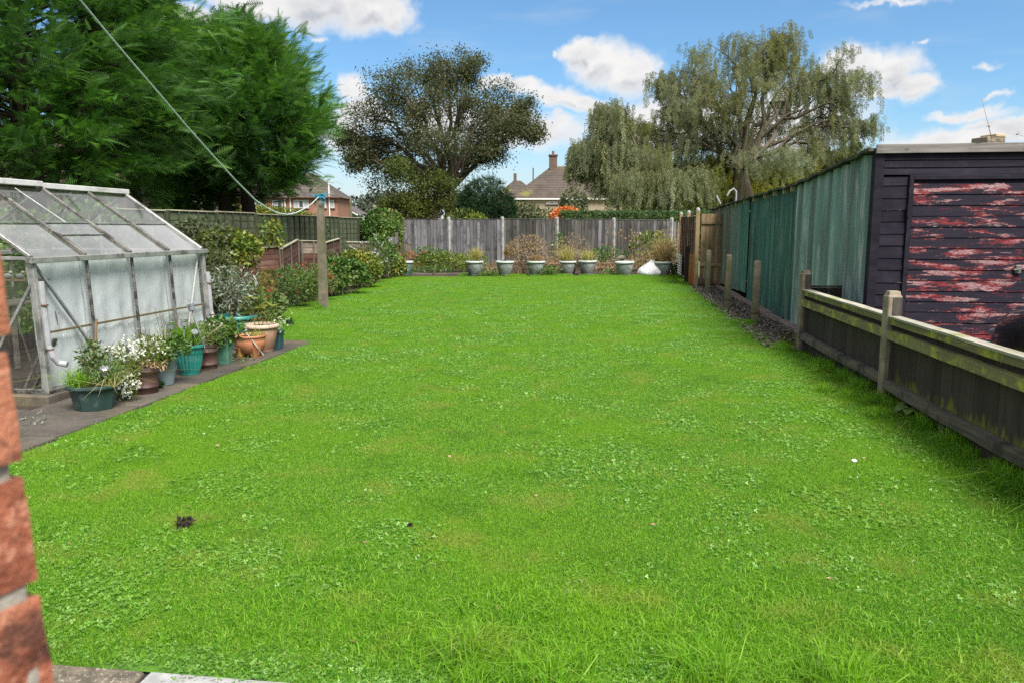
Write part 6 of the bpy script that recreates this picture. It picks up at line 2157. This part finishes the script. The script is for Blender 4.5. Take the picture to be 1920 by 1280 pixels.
# brown house glimpsed between the conifer trunks
D6 = 31
nbh = thing('neighbour_house', 'brown neighbouring house glimpsed between the conifer trunks behind the greenhouse', 'house', (0, D6, 0))
xl, xr = at(120, 350, D6).x, at(262, 350, D6).x
link('wall', MB().box(xl - 6, xr, 0, 8, 0, 3.25), M_BRNROOF, nbh)
link('roof', hip_roof(xl - 6, xr, 0, 8, 3.252, 5.6, 3, 12), M_BRNROOF, nbh)
link('porch', MB().box(xr + .02, at(300, 350, D6).x, 1.5, 6, 0, 2.2), M_WALLB, nbh)
link('porch_tiles', hip_roof(xr + .3, at(300, 350, D6).x, 1.5, 6, 2.21, 3.6, 1.0, 9), M_TILE2, nbh)
# telephone pole
tp = thing('telephone_pole', 'slim wooden telephone pole before the far wood', 'pole', at(658, 405, 75).xy.to_3d())
link('pole', MB().lathe([(.15, 0), (.11, at(658, 370, 75).z)], 8), M_POSTPLAIN, tp)

# ------------------------------------------------------------------ trees
def limb_path(p, q, k=7, sag=0.0, wob=.05, up=.2, gg=RNG):
    p, q = Vector(p), Vector(q)
    L = (q - p).length
    pts = []
    for i in range(k):
        t_ = i / (k - 1)
        a = p.lerp(q, t_)
        a.z += math.sin(math.pi * t_) * L * up * .5 - sag * t_ * t_
        if 0 < i < k - 1:
            a += Vector(gg.normal(0, 1, 3)) * L * wob * .5
        pts.append(a)
    return pts


def crown_tree(name, label, foot, fork_z, lobes, mat, trunk_r, leaf_n, leaf_size, tmpl, bark, seed, per_lobe=9, group=None, trunks=None, up=.6, tight=.22, limb_r=.45, cat='tree', hang=None):
    """trunk, limbs out to each lobe of the crown, twigs through it and leaves about the twig ends"""
    gg = np.random.default_rng(seed)
    t_ = thing(name, label, cat, foot, 0, group)
    foot = Vector(foot)
    fork = Vector((0, 0, fork_z))
    mb = MB()
    for (tx, ty) in (trunks or [(0, 0)]):
        base = Vector((tx, ty, -.2))
        pts = limb_path(base, fork, 7, 0, .02, 0, gg)
        mb.tube(pts, [trunk_r * (1.25 - .45 * i / 6) for i in range(7)], 10, False)
    centers, lob = [], []
    for (lc, lr) in lobes:
        lc = Vector(lc) - foot
        lr = Vector(lr)
        pts = limb_path(fork, lc, 8, 0, .07, .25, gg)
        r0 = trunk_r * limb_r
        mb.tube(pts, [r0 * (1 - .75 * i / 7) for i in range(8)], 7, False)
        for k in range(per_lobe):
            d = Vector(unit(gg.normal(size=3))) * (.55 + .45 * gg.random())
            tip = lc + Vector((d.x * lr.x, d.y * lr.y, d.z * lr.z))
            s_ = pts[gg.integers(3, 8)]
            q = limb_path(s_, tip, 5, 0, .10, .15, gg)
            mb.tube(q, [r0 * .30, r0 * .24, r0 * .18, r0 * .11, r0 * .05], 5, False)
            for w in range(3):
                b = q[gg.integers(2, 5)]
                d2 = Vector(unit(gg.normal(size=3)))
                e = b + Vector((d2.x * lr.x, d2.y * lr.y, d2.z * lr.z)) * .42
                mb.tube([b, b.lerp(e, .5) + Vector((0, 0, .05)), e], [r0 * .1, r0 * .07, r0 * .03], 4, False)
                centers.append(e); lob.append(lr.length / 1.73)
            centers.append(tip); lob.append(lr.length / 1.73)
    link('trunk', mb.mesh('trunk', True), bark, t_)
    C_ = np.array([tuple(c) for c in centers])
    S_ = np.array(lob)
    n = leaf_n
    ci = gg.integers(0, len(C_), n)
    if hang is None:
        pos = C_[ci] + gg.normal(size=(n, 3)) * (S_[ci] * tight)[:, None] * np.array((1.15, 1.15, .8))
        fwd = gg.normal(size=(n, 3)) + np.array((0, 0, -.3))
        nrm = gg.normal(size=(n, 3)) * .7 + np.array((0, 0, up))
        sc = leaf_size * gg.uniform(.7, 1.3, n)
    else:
        lo, hi = hang
        pos = C_[ci] + gg.normal(size=(n, 3)) * (S_[ci] * tight)[:, None] * np.array((1.2, 1.2, .5))
        out = pos * np.array((1, 1, 0))
        out = out / np.maximum(np.linalg.norm(out, axis=1, keepdims=True), .5)
        fwd = np.array((0, 0, -1.0)) + out * .10 + gg.normal(size=(n, 3)) * np.array((.10, .10, .04))
        nrm = gg.normal(size=(n, 3)) * np.array((1, 1, .1))
        L = gg.uniform(lo, hi, n)
        if isinstance(leaf_size, float):
            sc = np.stack([L, np.full(n, leaf_size), np.full(n, leaf_size)], 1)
        L = np.minimum(L, np.maximum(pos[:, 2] + foot.z - 1.6, .5))
        sc[:, 0] = L
    ct = gg.random(len(C_))
    tint = np.clip(.6 * ct[ci] + .45 * gg.random(n) - .02, 0, 1)
    o_ = link('crown', scatter('crown', tmpl[0], tmpl[1], pos, fwd, nrm, sc, tint, mat), None, t_)
    o_['kind'] = 'stuff'
    return t_


def conifer(name, label, foot, h, rad, z0, seed, nb_, mat, ns=22, spray=.5, lean=0.0, prof=None, group=None, trunk=.22, split=1):
    gg = np.random.default_rng(seed)
    t_ = thing(name, label, 'tree', foot, 0, group)
    mb = MB()
    for s_ in range(split):
        ox = (s_ - (split - 1) / 2) * .5
        mb.tube([(ox, 0, -.2), (ox * 1.3, .05, h * .3), (ox * .7 + lean * h * .3, 0, h * .6), (lean * h, 0, h * .97)], [trunk * 1.15, trunk * .85, trunk * .5, .03], 9, False)
    P, Fw, Nm, Sc, Ti = [], [], [], [], []
    prof = prof or (lambda u: (1 - u) ** .62 * (.55 + .45 * min(1, u * 5)))
    for i in range(nb_):
        u = (i + gg.random()) / nb_
        u = u ** 1.12
        z = z0 + (h - z0) * u
        th = gg.random() * 6.283
        L = rad * prof(u) * gg.uniform(.72, 1.22) * (1 + .18 * math.sin(3 * th + seed))
        el_ = .10 + .75 * u + gg.normal(0, .12)
        d = np.array((math.cos(th) * math.cos(el_), math.sin(th) * math.cos(el_), math.sin(el_)))
        lat = np.array((-math.sin(th), math.cos(th), 0))
        b0 = np.array((lean * z, 0, z))
        bt_ = gg.random()
        if L > .8 and i % 3 == 0:
            e = b0 + d * L * .75
            mb.tube([tuple(b0), tuple((b0 + e) / 2 + (0, 0, -.05)), tuple(e)], [.035, .022, .008], 4, False)
        n = max(6, int(ns * (.35 + .65 * L / rad)))
        nt = max(3, n // 6)                                     # tufts along the bough
        tk = gg.integers(0, nt, n)
        s_ = np.clip((gg.uniform(.32, 1.0, nt) ** .7)[tk] + gg.normal(0, .05, n), .2, 1.06)
        sg = gg.choice([-1, 1], nt)[tk]
        w = (gg.random(nt))[tk] * .36 * L * (1.05 - np.minimum(s_, 1) * .85) + np.abs(gg.normal(0, .06, n))
        droop = -.20 * L * s_ ** 2 + .10 * L * s_ ** 4
        pos = b0 + d * (L * s_)[:, None] + lat * (w * sg)[:, None] + np.stack([np.zeros(n), np.zeros(n), droop + gg.normal(0, .09, n)], 1)
        f = d * .9 + lat * (sg * (.75 - .4 * s_))[:, None] + gg.normal(size=(n, 3)) * .36 + np.array((0, 0, .14))
        P.append(pos); Fw.append(f)
        Nm.append(np.array((0, 0, 1.0)) + gg.normal(size=(n, 3)) * .6 - d * .25)
        Sc.append(spray * gg.uniform(.65, 1.25, n))
        Ti.append(np.clip(.55 * bt_ + .5 * gg.random(n) - .05, 0, 1))
    link('trunk', mb.mesh('trunk', True), M_DBARK, t_)
    o_ = link('crown', scatter('crown', SPRAY[0], SPRAY[1], np.concatenate(P), np.concatenate(Fw), np.concatenate(Nm), np.concatenate(Sc), np.concatenate(Ti), mat), None, t_)
    o_['kind'] = 'stuff'
    return t_


def ft(px, Y):
    p = at(px, 430, Y)
    return Vector((p.x, Y, 0))


full = lambda u: min(1, .72 + u * 1.6) * (1 - u ** 2.6) ** .8
conifer('conifer', 'huge dark green conifer behind the greenhouse filling the top left corner', ft(60, 15.8), 10.5, 3.15, 2.45, 1, 900, M_CONIF, 54, .34, prof=full, trunk=.3, group='conifers along the left boundary')
conifer('conifer', 'feathery conifer between the two big ones with pale sky showing through', ft(228, 18.0), 6.7, 1.5, 2.9, 2, 380, M_CONIF, 40, .32, prof=lambda u: min(1, .8 + u) * (1 - u) ** .6, trunk=.2, split=2, group='conifers along the left boundary', lean=.05)
conifer('conifer', 'dark thin-topped conifer rising behind the feathery ones', ft(325, 24), 8.5, .95, 3.4, 3, 170, M_CONIFD, 28, .34, prof=lambda u: min(1, .6 + u) * (1 - u) ** .7 + .1, group='conifers along the left boundary')
conifer('conifer', 'broad bright green conifer right of the big ones over the green fence', ft(445, 21.0), 6.2, 3.05, 2.6, 4, 700, M_CONIF, 50, .34, prof=lambda u: min(1, .30 + u * 2.2) * (1 - u) ** .62 * 1.22 + .05, trunk=.22, split=2, group='conifers along the left boundary')
conifer('conifer', 'dark conifer filling in below between the two big conifers', ft(372, 21.8), 6.0, 1.45, 2.0, 5, 260, M_CONIF, 38, .34, prof=full, trunk=.2, split=2, group='conifers along the left boundary')


def lobe(px, py, rx, ry, Y, dy=0.0, deep=.85):
    c = at(px, py, Y + dy)
    k = (Y + dy) / F
    return ((c.x, c.y, c.z), (rx * k, rx * k * deep, ry * k))


# sycamore
YS = 46
SY = [lobe(*a) for a in [(845, 128, 52, 34, YS), (790, 150, 52, 34, YS, 1), (880, 122, 36, 24, YS), (735, 165, 48, 32, YS, -1), (700, 210, 46, 38, YS), (775, 205, 60, 40, YS, -2), (860, 190, 60, 42, YS, -2), (930, 195, 40, 34, YS, 1),
                         (985, 205, 26, 26, YS), (965, 240, 50, 24, YS, -1), (910, 250, 56, 34, YS, 2), (700, 265, 50, 36, YS, 1), (665, 300, 30, 24, YS), (760, 270, 60, 40, YS, 2), (830, 265, 55, 40, YS, -3), (925, 295, 40, 20, YS, -1), (870, 300, 40, 26, YS, 3), (720, 325, 42, 24, YS, 3), (790, 330, 40, 26, YS, 3), (1005, 245, 18, 14, YS), (645, 265, 18, 18, YS)]]
fo = ft(846, YS)
crown_tree('sycamore', 'big sparse brownish sycamore tree behind the grey board fence', fo, 3.7, SY, M_SYC, .42, 9000, .36, cluster_template(8, .36, LEAF, 1.0), M_BARK, 21, per_lobe=12, tight=.15, limb_r=.36)
SY2 = [lobe(*a) for a in [(775, 360, 55, 38, 43), (735, 385, 30, 20, 43), (830, 345, 40, 30, 43), (800, 390, 60, 18, 43), (880, 395, 50, 16, 43), (760, 320, 36, 26, 43)]]
crown_tree('young_tree', 'smaller leafy green tree with slim trunk left under the sycamore', ft(813, 43), 2.6, SY2, M_SYCG, .22, 2300, .34, cluster_template(8, .36, LEAF, .9), M_BARK, 22, per_lobe=8, tight=.13)
# willow
YW = 54
WL = [lobe(*a) for a in [(1440, 80, 70, 40, YW), (1370, 110, 70, 40, YW, 1), (1300, 140, 60, 40, YW), (1245, 150, 36, 34, YW), (1500, 90, 60, 40, YW, -1), (1560, 140, 50, 40, YW), (1600, 170, 36, 40, YW), (1410, 150, 80, 40, YW, -2), (1500, 160, 70, 40, YW, 2), (1330, 190, 60, 40, YW, -1), (1270, 210, 40, 36, YW),
                         (1570, 220, 55, 36, YW, 1), (1440, 220, 80, 40, YW, 3), (1350, 260, 70, 36, YW, 2), (1260, 270, 50, 34, YW), (1530, 270, 60, 30, YW, 0), (1610, 240, 28, 30, YW), (1450, 290, 70, 30, YW, -3), (1210, 250, 40, 26, YW, 1)]]
STRAND_V, STRAND_F = [], []
gs = np.random.default_rng(9)
for i in range(11):
    x = (i + .5) / 11
    for s_ in (-1, 1):
        a = gs.uniform(-1, 1)
        o_ = len(STRAND_V)
        w = 1.0 * gs.uniform(.7, 1.2)
        STRAND_V += [(x, 0, 0), (x + .05, s_ * w * .65 + .0, a * .5), (x + .12, s_ * w, a * .8), (x + .07, s_ * w * .2, a * .15)]
        STRAND_F += [(o_, o_ + 1, o_ + 2), (o_, o_ + 2, o_ + 3)]
STRAND = (np.array(STRAND_V), np.array(STRAND_F))
crown_tree('willow', 'large weeping willow with drooping grey-green strands behind the hedge', ft(1385, YW), 5.4, WL, M_WILL, .55, 4000, .15, STRAND, M_BARK, 31, per_lobe=9, tight=.20, limb_r=.34, hang=(.4, 1.3), trunks=[(0, 0), (1.4, .4)])
WL2 = [lobe(*a) for a in [(1145, 212, 34, 22, 50), (1108, 268, 36, 18, 50), (1160, 268, 40, 22, 50), (1215, 290, 50, 26, 50), (1145, 310, 50, 20, 50, 1), (1082, 275, 16, 12, 50), (1240, 330, 50, 20, 50), (1180, 330, 60, 20, 50, -1), (1290, 330, 50, 20, 50, 1)]]
crown_tree('willow', 'lower weeping willow hanging beside the tiled house roof', ft(1235, 50), 3.6, WL2, M_WILL, .38, 2700, .14, STRAND, M_BARK, 32, per_lobe=9, tight=.20, hang=(.7, 2.2), limb_r=.34)
WL3 = [lobe(*a) for a in [(1340, 305, 50, 22, 56), (1300, 310, 50, 22, 55), (1210, 375, 50, 14, 55), (1250, 360, 50, 18, 55),(1330, 340, 60, 22, 56), (1400, 350, 60, 22, 56), (1470, 340, 60, 26, 56), (1550, 330, 60, 30, 56), (1290, 370, 50, 16, 56), (1450, 310, 60, 24, 56), (1600, 300, 40, 30, 56), (1370, 385, 60, 10, 56)]]
crown_tree('willow_sapling', 'yellow-green thicket hanging under the big willow behind the hedge', ft(1420, 56.5), 2.5, WL3, M_WILLY, .2, 4200, .15, STRAND, M_BARK, 33, per_lobe=9, tight=.32, hang=(.7, 1.8))

# shrubs and hedge beyond the back fence
FARB = [('conifer_bush', 'very dark dense evergreen bush right of the sycamore trunk', 912, 372, 41, (1.35, 1.2, 1.7), 5200, M_CONIFD, .30, SPRAY, 2.2),
        ('shrub', 'twiggy grey-green shrub in front of the tiled house', 972, 392, 43, (1.3, 1.1, 1.1), 2600, M_GREY_SH, .17, LEAF, 1.75),
        ('shrub', 'sparse grey-green shrub below the white framed window', 1030, 388, 44, (1.1, 1.0, .7), 1500, M_GREY_SH, .17, LEAF, 1.75),
        ('shrub', 'pale twiggy shrub beside the hanging willow', 1076, 368, 46, (.7, .7, .9), 900, M_GREY_SH, .17, LEAF, 2.9),
        ('orange_shrub', 'orange autumn shrub above the back fence at the hedge end', 1063, 402, 38, (.75, .6, .5), 1500, M_ORANGE_L, .14, LEAF, 1.95),
        ('shrub', 'yellow-green bush just above the fence left of the dark evergreen', 872, 403, 40, (1.0, .8, .7), 1500, M_SYCG, .16, LEAF, 1.7),
        ('shrub', 'small yellow-leaved bush low against the dark evergreen', 893, 409, 39, (.5, .4, .45), 500, M_SHRUBY, .13, LEAF, 1.75),
        ('shrub', 'brownish green bush under the left of the sycamore', 745, 395, 44, (1.4, 1.0, 1.2), 2200, M_SYCG, .17, LEAF, 1.8),
        ('hedge_top', 'pale green leafy hedge top showing over the green fence before the brick house', 470, 394, 40, (3.0, .6, .55), 3000, M_SHRUBY, .14, LEAF, 2.0)]
for i, (nm, lab, px, py, Y, rad, n, mt, sz, tm, cz) in enumerate(FARB):
    q = at(px, py, Y)
    bush(nm, lab, 'hedge' if 'hedge' in nm else 'shrub', (q.x, Y, 0), rad, int(n * 1.3), mt, sz, tm, None, None, seed=600 + i, cz=cz, clumps=26)
# clipped hedge
YH = 37
ha, hb = at(1052, 405, YH), at(1480, 405, YH)
zt = at(1200, 399, YH).z
gg = np.random.default_rng(44)
n = 16000
L = hb.x - ha.x
face_ = gg.random(n)
pos = np.stack([gg.random(n) * L, np.where(face_ < .6, -.5 + gg.normal(0, .05, n), gg.uniform(-.5, .5, n)), np.where(face_ < .6, gg.uniform(.3, zt, n), zt + gg.normal(0, .03, n))], 1)
hd = thing('clipped_hedge', 'long flat-topped clipped green hedge behind the back fence under the willow', 'hedge', (ha.x, YH, 0))
o_ = link('foliage', scatter('foliage', LEAF[0], LEAF[1], pos, gg.normal(size=(n, 3)), gg.normal(size=(n, 3)) * .6 + np.array((0, -.7, .5)), .10 * gg.uniform(.7, 1.3, n), gg.random(n), M_HEDGE), None, hd)
o_['kind'] = 'stuff'
link('core', MB().box(0, L, -.42, .42, 0, zt - .08, .05), M_ROUGH, hd)

# far wood, one mass
gg = np.random.default_rng(45)
YF = 190
C_ = []
for px in range(560, 1760, 14):
    top = 368 + 9 * math.sin(px * .05) + 6 * math.sin(px * .17) if px < 900 else 385 + 8 * math.sin(px * .06)
    for k in range(3):
        c = at(px + gg.normal(0, 6), top + 8 + k * 12, YF + gg.normal(0, 12))
        C_.append((c.x, c.y, c.z))
C_ = np.array(C_)
n = 26000
ci = gg.integers(0, len(C_), n)
pos = C_[ci] + unit(gg.normal(size=(n, 3))) * (1.9 * gg.random((n, 1)) ** .4) * np.array((1, 1, .9))
ct = gg.random(len(C_))
fw = link('far_wood', scatter('far_wood', LEAF[0], LEAF[1], pos, gg.normal(size=(n, 3)), gg.normal(size=(n, 3)) + np.array((0, -.3, .8)), .9 * gg.uniform(.6, 1.3, n), np.clip(.6 * ct[ci] + .4 * gg.random(n), 0, 1), M_WOODS))
tag(fw, 'far dark wood on the skyline between the brick house and the sycamore', 'woodland', kind='stuff')
# leafy twigs poking above the shed from the far right
q = at(1905, 268, 16)
tw = thing('twig', 'thin leafy twigs poking above the shed fascia at the far right', 'shrub', (q.x, q.y, 0))
st_, tips = stems_mesh(6, .5, 3.0, 3.45, .012, 55, .12, 7, 3)
link('stem', st_, M_TWIG, tw)
o_ = link('leaf', blossoms('leaf', tips, .035, M_RUSSET, 56, 4), None, tw)
o_['kind'] = 'stuff'
